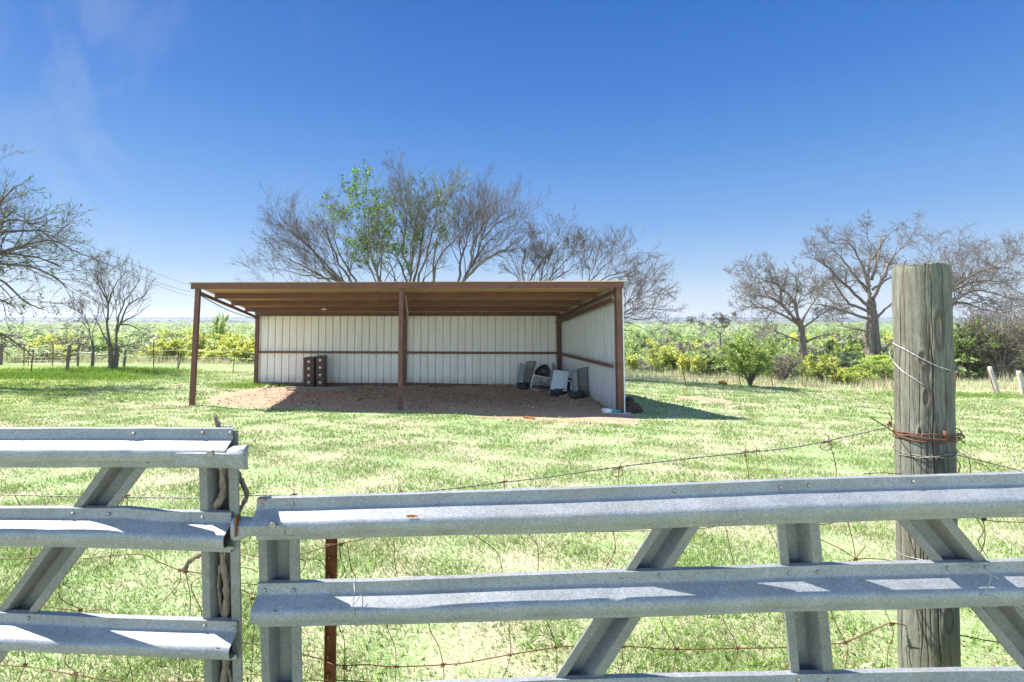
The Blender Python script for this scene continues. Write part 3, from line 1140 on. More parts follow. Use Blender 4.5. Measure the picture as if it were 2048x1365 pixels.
make_tree('bare_tree', 'bushy bare tree above the right half of the roof with tiny olive buds', 'tree', 28,
          [[(1060, 765), (1060, 700), (1060, 620)]],
          [[(1060, 640), (1052, 560), (1080, 510), (1108, 470), (1118, 450)],
           [(1062, 620), (1085, 545), (1098, 490), (1086, 450)],
           [(1065, 610), (1115, 535), (1150, 500), (1168, 475)],
           [(1060, 620), (1035, 550), (1010, 510), (1000, 495)],
           [(1065, 600), (1100, 560), (1150, 530), (1170, 510)],
           [(1060, 600), (1040, 520), (1060, 480), (1065, 455)]],
          .15, lv_fine, M['bark'], M['twig'], 15, BT, shrink=0.8, leaves=dict(n=1400, size=.04, cols=[(.14, .14, .06), (.2, .17, .09)]))
make_tree('bare_tree', 'small bare tree above the right end of the roof', 'tree', 28,
          [[(1150, 765), (1152, 700), (1156, 630)]],
          [[(1156, 650), (1175, 565), (1208, 525), (1240, 495), (1262, 484)],
           [(1158, 640), (1200, 555), (1250, 532), (1290, 515), (1298, 510)],
           [(1156, 620), (1182, 548), (1180, 505), (1190, 478)],
           [(1165, 600), (1215, 560), (1260, 545), (1285, 550)]],
          .12, lv_fine, M['bark'], M['twig'], 16, BT, shrink=0.86)
make_tree('bare_tree', 'low bare tree reaching out to the right past the shed wall', 'tree', 27,
          [[(1185, 770), (1188, 720), (1195, 680)]],
          [[(1195, 690), (1252, 605), (1290, 575), (1332, 560)],
           [(1195, 700), (1255, 615), (1305, 605), (1348, 608)],
           [(1195, 710), (1255, 655), (1290, 668), (1305, 700)],
           [(1195, 690), (1240, 628), (1285, 632), (1332, 626)],
           [(1195, 690), (1240, 580), (1275, 550), (1300, 540)],
           [(1195, 700), (1250, 640), (1285, 645), (1320, 660)]],
          .12, lv_fine, M['bark'], M['twig'], 17, BT)

lv_droop = [dict(per=9, ratio=.36, ang=(20, 50), N=7, wob=.12, up=.05, t0=.2, rf=.5, rmin=.009),
            dict(per=6, ratio=.50, ang=(20, 50), N=6, wob=.14, up=.0, t0=.15, rf=.55, rmin=.007),
            dict(per=5, ratio=.5, ang=(18, 48), N=5, wob=.16, up=-.02, t0=.15, rf=.6, rmin=.0055)]
make_tree('budding_tree', 'big tree left of the frame whose budding drooping branches reach in over the lawn', 'tree', 20,
          [[(-215, 790), (-210, 700), (-190, 600), (-170, 520)]],
          [[(-180, 600), (-60, 512), (20, 492), (90, 474), (140, 464), (186, 486)],
           [(-175, 560), (-50, 470), (50, 425), (110, 432), (152, 414)],
           [(-172, 540), (-60, 430), (20, 390), (58, 348), (76, 344)],
           [(-172, 520), (-80, 390), (-20, 330), (12, 304)],
           [(-185, 600), (-30, 520), (60, 522), (110, 528), (150, 550), (178, 572)],
           [(-185, 620), (-40, 535), (40, 560), (80, 600), (122, 622)],
           [(-185, 640), (-50, 570), (20, 592), (62, 612)],
           [(-190, 650), (-60, 630), (10, 660), (60, 692), (104, 724)],
           [(-172, 520), (-60, 470), (30, 460), (100, 452), (160, 470)],
           [(-180, 560), (-60, 500), (40, 500), (110, 510), (165, 530)],
           [(-172, 520), (-150, 380), (-120, 250), (-60, 160)],
           [(-172, 520), (-240, 400), (-330, 300), (-420, 260)],
           [(-172, 520), (-200, 380), (-220, 260), (-200, 150)],
           [(-180, 560), (-280, 480), (-380, 440), (-480, 450)]],
          .34, lv_droop, M['bark'], M['twig'], 21, leaves=dict(n=5200, size=.036, cols=[(.12, .18, .04), (.18, .24, .06), (.10, .13, .04)], spread=.03), limb_r=.26, spreadY=.35, shrink=.88)
make_tree('small_bare_tree', 'small bare tree with forked trunk growing through the left fence posts', 'tree', 26.4,
          [[(222, 742), (222, 715), (220, 690)], [(230, 742), (231, 715), (232, 690)]],
          [[(220, 695), (214, 650), (214, 600), (206, 560), (196, 505)],
           [(232, 695), (234, 640), (250, 592), (275, 562), (286, 538)],
           [(232, 660), (250, 640), (280, 625), (312, 600)],
           [(222, 700), (202, 660), (186, 628), (174, 604)],
           [(214, 615), (230, 570), (250, 542), (262, 532)],
           [(235, 650), (262, 650), (290, 668), (300, 690)],
           [(214, 600), (190, 560), (178, 540)],
           [(232, 670), (262, 600), (295, 585), (300, 560)],
           [(225, 700), (260, 690), (290, 700), (320, 705)]],
          .15, lv_sparse, M['bark'], M['twig'], 22, limb_r=.42, spreadY=.4)
make_tree('thin_bare_tree', 'thin crooked bare tree just left of the forked one by the old fence', 'tree', 27.5,
          [[(184, 738), (186, 705), (184, 685)]],
          [[(184, 690), (178, 655), (170, 630), (150, 612), (128, 600)],
           [(185, 685), (188, 655), (196, 625), (200, 600)],
           [(180, 665), (160, 640), (140, 640), (118, 650)]],
          .09, lv_sparse, M['bark'], M['twig'], 23)
lv_oak = [dict(per=10, ratio=.43, ang=(30, 70), N=8, wob=.30, up=.25, t0=.15, rf=.5, rmin=.014),
          dict(per=6, ratio=.46, ang=(30, 70), N=7, wob=.34, up=.2, t0=.15, rf=.6, rmin=.012),
          dict(per=8, ratio=.5, ang=(30, 70), N=5, wob=.36, up=.15, t0=.1, rf=.6, rmin=.009)]
OK_ = 'bare oaks on the right'
make_tree('oak_tree', 'smaller gnarled bare oak with flat wide crown, left of the big oak', 'tree', 36,
          [[(1607, 735), (1605, 695), (1603, 660), (1597, 640)]],
          [[(1597, 645), (1562, 605), (1556, 568), (1520, 552), (1488, 545)],
           [(1598, 650), (1550, 622), (1500, 612), (1448, 626)],
           [(1600, 655), (1620, 612), (1640, 578), (1622, 545)],
           [(1597, 640), (1582, 592), (1545, 562), (1530, 532)],
           [(1604, 690), (1640, 672), (1685, 666)],
           [(1604, 685), (1570, 672), (1540, 662), (1500, 680)],
           [(1598, 645), (1590, 590), (1600, 560), (1580, 538)],
           [(1600, 650), (1550, 600), (1500, 585), (1475, 590)],
           [(1600, 660), (1650, 625), (1680, 610)]],
          .30, lv_oak, M['oakbark'], M['greytwig'], 31, OK_, limb_r=.29, shrink=.92)
make_tree('oak_tree', 'biggest gnarled bare oak with twin trunks, left of the thick wooden post', 'tree', 38,
          [[(1740, 735), (1740, 690), (1742, 640), (1740, 600)], [(1757, 735), (1753, 690), (1750, 640), (1746, 600)]],
          [[(1740, 605), (1736, 540), (1742, 500), (1736, 462), (1722, 450)],
           [(1740, 615), (1692, 572), (1652, 532), (1622, 512), (1600, 505)],
           [(1740, 625), (1692, 602), (1662, 560), (1654, 520)],
           [(1745, 600), (1770, 545), (1792, 502), (1832, 474)],
           [(1742, 640), (1700, 626), (1650, 610), (1602, 604)],
           [(1740, 575), (1712, 505), (1682, 472), (1650, 480)],
           [(1748, 640), (1790, 602), (1832, 572)],
           [(1742, 665), (1700, 656), (1668, 650)],
           [(1755, 730), (1776, 692), (1794, 668)],
           [(1744, 520), (1778, 466), (1802, 453)],
           [(1744, 560), (1760, 500), (1765, 460)],
           [(1742, 590), (1700, 540), (1670, 500), (1640, 495)],
           [(1745, 580), (1790, 550), (1840, 530)]],
          .36, lv_oak, M['oakbark'], M['greytwig'], 32, OK_, limb_r=.29, shrink=.92)
make_tree('oak_tree', 'spreading bare oak mostly hidden behind the thick wooden post', 'tree', 36,
          [[(1860, 745), (1862, 700), (1866, 650), (1870, 620)]],
          [[(1870, 635), (1900, 582), (1930, 545), (1952, 508)],
           [(1870, 625), (1920, 572), (1980, 556), (2042, 562)],
           [(1870, 640), (1940, 580), (2000, 582), (2072, 602)],
           [(1868, 650), (1915, 602), (1960, 612), (2012, 628)],
           [(1870, 610), (1868, 540), (1850, 505), (1830, 500)],
           [(1872, 600), (1960, 542), (2012, 530), (2062, 542)],
           [(1870, 610), (1900, 560), (1905, 520), (1890, 505)],
           [(1872, 600), (1930, 560), (1975, 530), (1985, 510)]],
          .30, lv_oak, M['oakbark'], M['greytwig'], 33, OK_, limb_r=.29, shrink=.92)
make_tree('far_bare_tree', 'low bare tree on the skyline left of the smaller oak', 'tree', 60,
          [[(1440, 690), (1440, 665)]],
          [[(1440, 670), (1425, 640), (1405, 628)], [(1440, 668), (1445, 640), (1440, 618)], [(1440, 670), (1460, 645), (1475, 630)], [(1440, 668), (1410, 650), (1385, 640)]],
          .16, [dict(l, rmin=.02) for l in lv_oak], M['oakbark'], M['greytwig'], 34)

# ------------------------------------------------------------------ the shed
shed = empty('shed', S(.5, .5, G(*S(.5, .5, 0)[:2])), 'long open-fronted brown steel loafing shed with white sheet walls and flat sloping roof', 'shed')


def gz(u, v, d=.25):
    p = S(u, v, 0)
    return float(G(p[0], p[1])) - d


def shed_post(u, v, w, lean=(0, 0), name='post'):
    zb = gz(u, v)
    b = MB()
    p0 = S(u, v, zb)
    p1 = S(u, v, zr(v) - .02)
    p0 = p0 + np.array([lean[0], 0, 0])
    b.beam(p0, p1, w, w, up=tuple(vh))
    return b.build(name, M['brown'], shed, bevel=.006)


MIDU = .495
shed_post(.008, .012, .132, lean=(-.07, 0))
shed_post(MIDU, .012, .125)
shed_post(.9935, .012, .17)
shed_post(.006, .985, .13)
shed_post(.496, .985, .16)
shed_post(.990, .985, .15)


def cbeam(u0, v0, u1, v1, h, w, dz, name, mat):
    b = MB()
    p0, p1 = S(u0, v0, zr(v0) - dz - h / 2), S(u1, v1, zr(v1) - dz - h / 2)
    b.beam(p0, p1, w, h)
    return b.build(name, mat, shed, bevel=.004)


HB = .165
cbeam(-.004, -.012, 1.0, -.012, .16, .06, .0, 'front_beam', M['beam'])
for k, v in enumerate((.25, .5, .75)):
    # C purlin: web and two lips
    b = MB()
    z0 = zr(v) - .002
    h = .17
    b.beam(S(0.002, v, z0 - h / 2), S(.985, v, z0 - h / 2), .008, h)
    b.beam(S(0.002, v + .006, z0 - h + .004), S(.985, v + .006, z0 - h + .004), .065, .008)
    b.beam(S(0.002, v + .006, z0 - .006), S(.985, v + .006, z0 - .006), .065, .008)
    b.build('purlin', M['beam'], shed)
cbeam(-.0, .975, .992, .975, .16, .06, .0, 'back_beam', M['brown'])
for u in (.008, .496, .984):
    b = MB()
    b.beam(S(u, .02, zr(.02) - .23), S(u, .965, zr(.965) - .23), .07, .09)
    b.build('rafter', M['brown'], shed, bevel=.004)
# thin rod bracing sagging under left rafter
b = MB()
pts = [S(.008, t, zr(t) - .26 - .14 * math.sin(math.pi * t) ** .8) for t in np.linspace(.02, .96, 14)]
b.tube(pts, .014, 6)
b.beam(S(.008, .45, zr(.45) - .27), S(.008, .45, zr(.45) - .41), .02, .02)
b.build('sag_rod', M['cable'], shed)
# girts
zg = P(517, 704, FL[1] + 6)[2]
b = MB()
b.beam(S(.01, .975, zg), S(.985, .975, zg), .06, .09)
b.build('girt', M['brown'], shed, bevel=.004)
b = MB()
b.beam(S(.982, .03, zg), S(.982, .97, zg - .0), .06, .10)
b.build('girt', M['brown'], shed, bevel=.004)
b = MB()
b.beam(S(.982, .03, zr(.03) - .46), S(.982, .97, zr(.97) - .40), .07, .12)
b.build('girt', M['brown'], shed, bevel=.004)
b = MB()
for (t0, t1) in ((0.01, .491), (.501, .975)):
    b.beam(S(t0, .972, gz(t0, .972, -.07)), S(t1, .972, gz(t1, .972, -.05)), .05, .12)
b.build('base_plate', M['brown'], shed, bevel=.004)


def panel_wall(name, mat, pA, pB, zbot, ztopA, ztopB, outward, period=.3048, parent=None):
    pA, pB = np.array(pA), np.array(pB)
    L = np.linalg.norm((pB - pA)[:2])
    d = (pB - pA) / L
    n = np.array(outward, float)
    prof = []
    s = 0
    while s < L:
        for ds, o in ((0, 0), (.055, 0), (.061, .007), (.072, .007), (.078, 0), (.135, 0), (.141, .007), (.152, .007), (.158, 0), (.215, 0), (.226, .060), (.256, .060), (.267, 0)):
            if s + ds < L:
                prof.append((s + ds, o))
        s += period
    prof.append((L, 0))
    V_, F_ = [], []
    nz = 2
    for (ss, o) in prof:
        for t in (0, 1):
            p = pA + d * ss + n * o
            zt = ztopA + (ztopB - ztopA) * ss / L
            V_.append((p[0], p[1], zbot if t == 0 else zt))
    for i in range(len(prof) - 1):
        F_.append((2 * i, 2 * i + 2, 2 * i + 3, 2 * i + 1))
    b = MB()
    b.add(V_, F_)
    o = b.build(name, mat, parent)
    m = o.modifiers.new('thickness', 'SOLIDIFY')
    m.thickness = .0015
    return o


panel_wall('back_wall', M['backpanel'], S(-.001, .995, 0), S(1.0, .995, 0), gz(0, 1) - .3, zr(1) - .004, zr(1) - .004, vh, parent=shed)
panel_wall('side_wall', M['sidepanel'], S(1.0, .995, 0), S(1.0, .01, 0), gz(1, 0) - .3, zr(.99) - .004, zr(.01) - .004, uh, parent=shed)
b = MB()
b.beam(S(1.0020, .004, gz(1, 0)), S(1.0020, .004, ZF - .02), .03, .06, up=tuple(vh))
b.build('corner_trim', M['whitep'], shed)
# corrugated roof
def roof():
    u0, u1 = -.010, 1.012
    L = (u1 - u0) * WID
    pitch = .068
    n = int(L / pitch * 8)
    uu = np.linspace(u0, u1, n)
    off = .019 * np.cos(2 * np.pi * (uu - u0) * WID / pitch)
    vs = np.array([-.022, .25, .5, .75, 1.03])
    V_ = []
    for v in vs:
        for u, o in zip(uu, off):
            p = S(u, v, zr(v) + .024 + o)
            V_.append(p)
    V_ = np.array(V_)
    idx = np.arange(len(vs) * n).reshape(len(vs), n)
    F_ = np.stack([idx[:-1, :-1], idx[:-1, 1:], idx[1:, 1:], idx[1:, :-1]], -1).reshape(-1, 4)
    o = link_mesh('roof', fast_mesh('roof', V_, F_), M['roof'], shed)
    m = o.modifiers.new('thickness', 'SOLIDIFY')
    m.thickness = .003
    m.offset = 1


roof()
b = MB()
b.beam(S(1.0, -.02, ZF - .075), S(1.010, -.02, ZF - .075), .07, .17)
b.build('beam_end_cap', M['greypaint'], shed)
b = MB()
b.beam(S(1.0105, -.02, zr(-.02) - .03), S(1.0105, 1.02, zr(1.02) - .03), .012, .11)
b.build('rake_trim', M['brown'], shed)
# hanging strap on the middle rafter, paper on purlin
b = MB()
b.tube([S(MIDU + .010, .06, zr(.06) - .30), S(MIDU + .013, .06, zr(.06) - .6), S(MIDU + .016, .062, zr(.06) - .85), S(MIDU + .013, .06, zr(.06) - .95)], .014, 5)
b.build('hanging_strap', M['plank'], shed)
q = P(648, 619, S(.3, .75, 0)[1] - .01)
b = MB()
b.slab([q + uh * -.09 + [0, 0, -.03], q + uh * .09 + [0, 0, -.03], q + uh * .09 + [0, 0, .03], q + uh * -.09 + [0, 0, .03]], -vh, .01)
b.build('bare_metal_patch', M['label'], shed)
# concrete footing
c = S(.994, .0, 0)
c[2] = G(c[0], c[1])
b = MB()
ring = [(c[0] + math.cos(t) * .26 * (1 + .15 * math.sin(3 * t)), c[1] - .05 + math.sin(t) * .18, c[2] + .015) for t in np.linspace(0, 6.283, 14)[:-1]]
ring2 = [(x, y, z - .2) for x, y, z in ring]
b.add(ring + ring2, [tuple(range(13))] + [(i, i + 13, (i + 1) % 13 + 13, (i + 1) % 13) for i in range(13)])
b.build('concrete_footing', M['concrete'], shed)

# ------------------------------------------------------------------ filing cabinets
def cabinet(pxl, pxr, ytop, ybot, label, yaw, tilt, Yd, depth=.66):
    base = P((pxl + pxr) / 2, ybot, 20.0)
    base[2] = G(base[0], base[1]) + .01
    w = (pxr - pxl) * base[1] / 1000
    h = (ybot - ytop) * base[1] / 1000 / math.cos(PITCH) * .99
    root = empty('filing_cabinet', base, label, 'filing cabinet', 'brown filing cabinets in the shed')
    root.rotation_euler = (0, tilt, yaw)

    def put(mb, name, mat, parent=root, bevel=0):
        me = bpy.data.meshes.new(name)
        me.from_pydata(mb.v, [], mb.f)
        me.materials.append(mat)
        o = bpy.data.objects.new(name, me)
        COL.objects.link(o)
        o.parent = parent
        if bevel:
            q = o.modifiers.new('bevel', 'BEVEL')
            q.width = bevel
            q.segments = 2
        return o

    def bx(x0, x1, y0, y1, z0, z1):
        b = MB()
        b.hexa([(x0, y0, z0), (x1, y0, z0), (x1, y1, z0), (x0, y1, z0), (x0, y0, z1), (x1, y0, z1), (x1, y1, z1), (x0, y1, z1)])
        return b
    put(bx(-w / 2, w / 2, .012, depth, -.05, h), 'body', M['cab'], bevel=.005)
    dh = (h - .09) / 4
    for k in range(4):
        z0 = .04 + k * dh
        d = put(bx(-w / 2 + .012, w / 2 - .012, -.008, .010, z0 + .008, z0 + dh - .008), 'drawer', M['cab'], bevel=.004)
        m = bx(-.045, .045, -.02, -.009, z0 + dh * .60, z0 + dh * .60 + .045)
        put(m, 'label_holder', M['label'], d)
        m = bx(-.045, .045, -.035, -.009, z0 + dh * .60 - .035, z0 + dh * .60 - .012)
        put(m, 'handle', M['label'], d)
    put(bx(w / 2 - .05, w / 2 - .035, -.014, -.009, .04 + dh * 3 - .03, .04 + dh * 3 - .015), 'lock', M['label'])
    return root


cabinet(607.5, 627.5, 713, 772, 'left brown four-drawer filing cabinet, squared to the shed back wall', R(7), R(-1.2), 0)
cabinet(632.5, 648, 709, 772.5, 'right brown four-drawer filing cabinet, turned to show its dark side', R(4), R(-1.0), 0, .5)

# boards on the ground
for (a_, b_, w, t, label) in (((571, 776.5), (699, 777.5), .13, .05, 'long grey board nearest the wall, lying before the cabinets'), ((573, 781), (697, 781), .12, .05, 'long grey board lying in front of the other board')):
    p0, p1 = hit(*a_), hit(*b_)
    p0[2] += t / 2
    p1[2] += t / 2
    b = MB()
    b.beam(p0, p1, w, t)
    tag(b.build('board', M['plank'], bevel=.004), label, 'board', 'boards before the cabinets')


def rock(px, py, r, label, name='rock', mat='rock', sq=(1, .8, .6), seed=0, cat='rock', group=None):
    rg = np.random.default_rng(seed)
    c = hit(px, py)
    import bmesh
    bm = bmesh.new()
    bmesh.ops.create_icosphere(bm, subdivisions=3, radius=1)
    ph = rg.random(6) * 6
    for v in bm.verts:
        q = v.co
        s = 1 + .16 * math.sin(q.x * 3 + ph[0]) * math.sin(q.y * 3.5 + ph[1]) + .12 * math.sin(q.z * 5 + q.x * 4 + ph[2]) + .06 * math.sin(q.y * 11 + ph[3]) * math.sin(q.x * 9 + ph[4])
        v.co = Vector((q.x * sq[0], q.y * sq[1], q.z * sq[2])) * (r * s)
    me = bpy.data.meshes.new(name)
    bm.to_mesh(me)
    bm.free()
    o = link_mesh(name, me, M[mat], None, False)
    o.location = (c[0], c[1], c[2] + r * sq[2] * .45)
    o.rotation_euler = (0, 0, rg.random() * 6)
    return tag(o, label, cat, group)


RG = 'pale stones at the shed corner'
rock(540, 771, .17, 'largest pale stone heaped by the back left corner of the shed', seed=1, group=RG)
rock(535, 777, .13, 'pale stone in front of the largest one at the shed corner', seed=2, group=RG)
rock(528, 779, .08, 'small pale stone at the lower left of the stone heap', seed=3, group=RG)
rock(551, 774, .15, 'long flat pale stone right of the heap by the wall', sq=(1.6, .6, .4), seed=4, group=RG)
rock(1059, 838, .11, 'small rust brown clod on the sunny grass in front of the shed', name='clod', mat='rust', sq=(1.7, .6, .35), seed=5, cat='clod')
rock(1445, 769, .22, 'small reddish mound in the weeds left of the lime green bush', name='dirt_mound', mat='rust', sq=(1, .7, .6), seed=9, cat='mound')

# rotten log pieces beside the right shed wall
for (px, py, r, sq, sd, lab) in ((1259, 814, .24, (1.0, .6, .9), 6, 'upper dark rotten log piece outside the right shed wall'), (1263, 826, .27, (1.2, .7, .75), 7, 'lower dark rotten log piece beside the front right post')):
    o = rock(px, py, r, lab, name='rotten_log', mat='log', sq=sq, seed=sd, cat='log', group='rotten logs by the wall')
# white bag
o = rock(1220, 826, .16, 'crumpled white plastic bag by the front right post', name='plastic_bag', mat='whitep', sq=(1.4, .7, .5), seed=8, cat='bag')
c = hit(1231, 827)
b = MB()
b.tube([c + [-.1, 0, .04], c + [-.03, -.03, .10], c + [.05, .02, .03], c + [.11, -.04, .08], c + [.13, .02, .02]], [.03, .045, .04, .035, .02], 6)
tag(b.build('teal_rag', M['teal'], smooth=True), 'small teal plastic scrap between the white bag and the post', 'scrap')
o = rock(1272, 849, .05, 'tiny white scrap on the shaded grass right of the shed', name='scrap', mat='whitep', sq=(1.5, .7, .4), seed=12, cat='scrap')

# ------------------------------------------------------------------ feeders in the corner
def c5(x, y):
    return 1000 + x / 6.827, 680 + y / 6.827


def PP(x, y, Y):
    return P(*c5(x, y), Y)


def tub(mb, cx, cy, z0, rx, ry, h, segs=20):
    rings = []
    prof = [(0, .0), (.72, 0), (.86, .35), (1, 1), (.93, 1), (.80, .35), (0, .12)]
    for (rr, hh) in prof:
        rings.append([(cx + math.cos(t) * rx * rr, cy + math.sin(t) * ry * rr, z0 + h * hh) for t in np.linspace(0, 2 * math.pi, segs, endpoint=False)])
    vs = [p for r_ in rings for p in r_]
    fs = []
    for i in range(len(rings) - 1):
        for k in range(segs):
            fs.append((i * segs + k, i * segs + (k + 1) % segs, (i + 1) * segs + (k + 1) % segs, (i + 1) * segs + k))
    mb.add(vs, fs)


def feeder(tubc, tub_r, gridq, plateq, Y, label, nbar, dY):
    c = hit(*c5(*tubc))
    Yb = Y
    c = P(*c5(*tubc), Y)
    c[2] = G(c[0], c[1])
    root = empty('hay_feeder', c, label, 'hay feeder', 'wire rack hay feeders in the shed')
    b = MB()
    tub(b, c[0], c[1] + .1, c[2] - .02, tub_r, tub_r * .75, .26)
    b.build('tub', M['rubber'], root, True)
    tl, tr, br, bl = [PP(*q, Yb + dy) for q, dy in zip(gridq, (dY + .25, dY, 0.05, .2))]
    b = MB()
    b.tube([tl, tr, br, bl, tl], .018, 6)
    for k in range(1, nbar):
        t = k / nbar
        b.tube([tl * (1 - t) + tr * t, bl * (1 - t) + br * t], .013, 5)
    for t in (.33, .66):
        b.tube([tl * (1 - t) + bl * t, tr * (1 - t) + br * t], .009, 5)
    b.build('wire_rack', M['darksteel'], root, True)
    pts = [PP(*q, Yb + .28) for q in plateq]
    b = MB()
    b.slab(pts, (0, 1, 0), .006)
    b.build('back_sheet', M['greypaint'], root)
    b = MB()
    b.tube([PP(*plateq[0], Yb + .26), PP(*plateq[3], Yb + .26)], .011, 5)
    b.tube([PP(*plateq[1], Yb + .26), PP(gridq[3][0], gridq[3][1] - 150, Yb + .26)], .009, 5)
    b.build('brace', M['darksteel'], root)
    return root


feeder((315, 668), .25, [(375, 300), (492, 292), (392, 645), (310, 640)], [(278, 318), (350, 332), (322, 560), (245, 552)], 19.3, 'left wire hay feeder with black tub, leaning near the back wall', 7, .25)
feeder((1050, 826), .30, [(1062, 402), (1192, 368), (1202, 765), (1092, 812)], [(985, 450), (1052, 456), (1062, 720), (988, 715)], 16.9, 'right wire hay feeder with black tub, against the side wall', 7, .3)


def trough():
    c = P(*c5(560, 690), 19.2)
    c[2] = G(c[0], c[1])
    Y = c[1] + .15
    root = empty('feed_trough', c, 'dark half-barrel feed trough tipped up on a pale tube frame', 'feed trough')
    # open shell: a fan of sheet with depth
    o = PP(590, 520, Y)
    rim = [(470, 440), (495, 400), (530, 368), (575, 342), (620, 334), (648, 350), (675, 390), (702, 440), (706, 512), (600, 522), (480, 500)]
    V_ = [PP(x, y, Y - .10) for x, y in rim]
    n = len(V_)
    cen = np.mean(V_, axis=0)
    V2 = [cen + (p - cen) * .72 + np.array([0, .28, 0]) for p in V_]
    V3_ = [cen + (p - cen) * .3 + np.array([0, .38, 0]) for p in V_]
    b = MB()
    fs = []
    for i in range(n):
        j = (i + 1) % n
        fs += [(i, j, n + j, n + i), (n + i, n + j, 2 * n + j, 2 * n + i)]
    fs.append(tuple(2 * n + i for i in range(n)))
    b.add(V_ + V2 + V3_, fs)
    ob = b.build('shell', M['darksteel'], root, True)
    m = ob.modifiers.new('thickness', 'SOLIDIFY')
    m.thickness = .008
    b = MB()
    b.tube(V_ + [V_[0]], .012, 6)
    b.build('rim', M['greypaint'], root, True)
    b = MB()
    b.tube([PP(430, 668, Y - .2), PP(424, 640, Y - .2), PP(438, 560, Y - .2), PP(452, 492, Y - .2), PP(470, 486, Y - .2), PP(700, 528, Y - .25), PP(725, 545, Y - .25)], .022, 8)
    b.tube([PP(436, 668, Y - .2), PP(500, 690, Y - .25), PP(685, 738, Y - .35)], .016, 8)
    b.tube([PP(600, 530, Y - .2), PP(618, 590, Y - .1)], .018, 6)
    b.tube([PP(452, 492, Y - .2), PP(470, 430, Y + .1)], .02, 6)
    b.build('frame', M['whitep'], root, True)
    b = MB()
    b.tube([PP(480, 620, Y + .1), PP(560, 600, Y + .1), PP(640, 640, Y + .05)], [.05, .07, .04], 8)
    b.build('lining', M['greypaint'], root, True)


trough()


def grain_bin():
    c = P(*c5(790, 768), 17.9)
    c[2] = G(c[0], c[1])
    Y = c[1] + .05
    root = empty('metal_bin', c, 'pale spangled sheet metal bin tilted on a black rubber tub', 'bin')
    fq = [(740, 410), (940, 435), (908, 705), (690, 675)]
    fr = [PP(*q, Y + d) for q, d in zip(fq, (.12, .12, -.08, -.08))]
    b = MB()
    b.slab(fr, (0, 1, 0), .05)
    b.build('front', M['paleblue'], root, bevel=.006)
    b = MB()
    sd = [PP(738, 412, Y + .18), PP(688, 676, Y - .02), PP(680, 660, Y + .42), PP(715, 330, Y + .62)]
    b.slab(sd, (-1, 0, 0), .012)
    b.slab([PP(720, 300, Y + .5), PP(758, 345, Y + .5), PP(755, 408, Y + .2), PP(722, 408, Y + .2)], (0, 1, 0), .012)
    b.build('side', M['greypaint'], root)
    b = MB()
    tub(b, c[0] + .04, c[1] + .2, c[2] - .03, .36, .26, .30)
    b.build('tub', M['rubber'], root, True)
    b = MB()
    b.slab([PP(935, 520, Y + .15), PP(990, 545, Y + .2), PP(985, 580, Y + .2), PP(928, 560, Y + .15)], (0, 1, 0), .3)
    b.slab([PP(925, 560, Y + .25), PP(965, 570, Y + .25), PP(950, 740, Y + .25), PP(905, 720, Y + .25)], (0, 1, 0), .2)
    b.build('back_box', M['rubber'], root)
    b = MB()
    b.tube([PP(930, 560, Y + .05), PP(985, 568, Y + .02), PP(978, 640, Y - .05), PP(962, 770, Y - .15)], .02, 8)
    b.build('leg', M['whitep'], root, True)
    b = MB()
    b.tube([PP(688, 676, Y - .05), PP(676, 745, Y - .1)], .022, 6)
    b.build('leg', M['greypaint'], root, True)


grain_bin()

# ------------------------------------------------------------------ far fences
def wood_post(px_b, py_b, px_t, py_t, w, label, mat='fencepost', group='old wooden fence posts', Y=None, name='fence_post'):
    c = hit(px_b, py_b) if Y is None else P(px_b, py_b, Y)
    t = P(px_t, py_t, c[1])
    rg = np.random.default_rng(int(px_b))
    N = 9
    pts = np.array([c + (t - c) * s for s in np.linspace(-.1, 1, N)]) + rg.normal(size=(N, 3)) * .006
    r = w * c[1] / 2000
    b = MB()
    b.tube(pts, [r * (1 + .08 * rg.normal()) for _ in range(N)], 10)
    return tag(b.build(name, M[mat], None, True), label, 'fence post', group)


WG = 'old wooden posts of the left fence'
wood_post(1, 730, 3, 688, 6, 'wooden post at the very left edge of the picture', group=WG)
wood_post(134, 745, 139, 690, 6.5, 'thick leaning wooden post nearest the camera in the left fence', group=WG)
wood_post(155, 733, 157.5, 689, 4.5, 'wooden post holding the left end of the cross rails', group=WG)
wood_post(185, 738, 186.5, 691, 5.5, 'wooden post in the middle of the cross rails, left of the forked tree', group=WG)
wood_post(233, 737, 236, 694, 5.5, 'dark wooden post standing right against the forked tree trunk', group=WG)
wood_post(248, 737, 251, 698, 4.5, 'shorter wooden post a little right of the forked tree', group=WG)
RW = 'leaning wooden posts of the right fence'
wood_post(1997, 789, 1979, 734, 7, 'leaning bleached wooden post right of the thick post', 'greypost', RW)
wood_post(2046, 789, 2037, 742, 7, 'leaning bleached wooden post at the right edge of the picture', 'greypost', RW)
wood_post(1991, 788, 1975, 738, 2.4, 'thin dark stake leaning against the bleached post', 'fencepost', None, name='stake')
for (a_, b_, lab) in (((158, 706), (186, 708), 'left cross rail between the two old gate posts'), ((187, 711), (232, 708), 'right cross rail running to the forked tree')):
    yy = hit(170, 737)[1]
    b = MB()
    b.tube(catmull([P(*a_, yy), P((a_[0] + b_[0]) / 2, (a_[1] + b_[1]) / 2 + .6, yy), P(*b_, yy)], 8), .055, 8)
    tag(b.build('fence_rail', M['greypost'], None, True), lab, 'rail', 'cross rails of the left fence')

TPG = 'iron posts along the far fence'


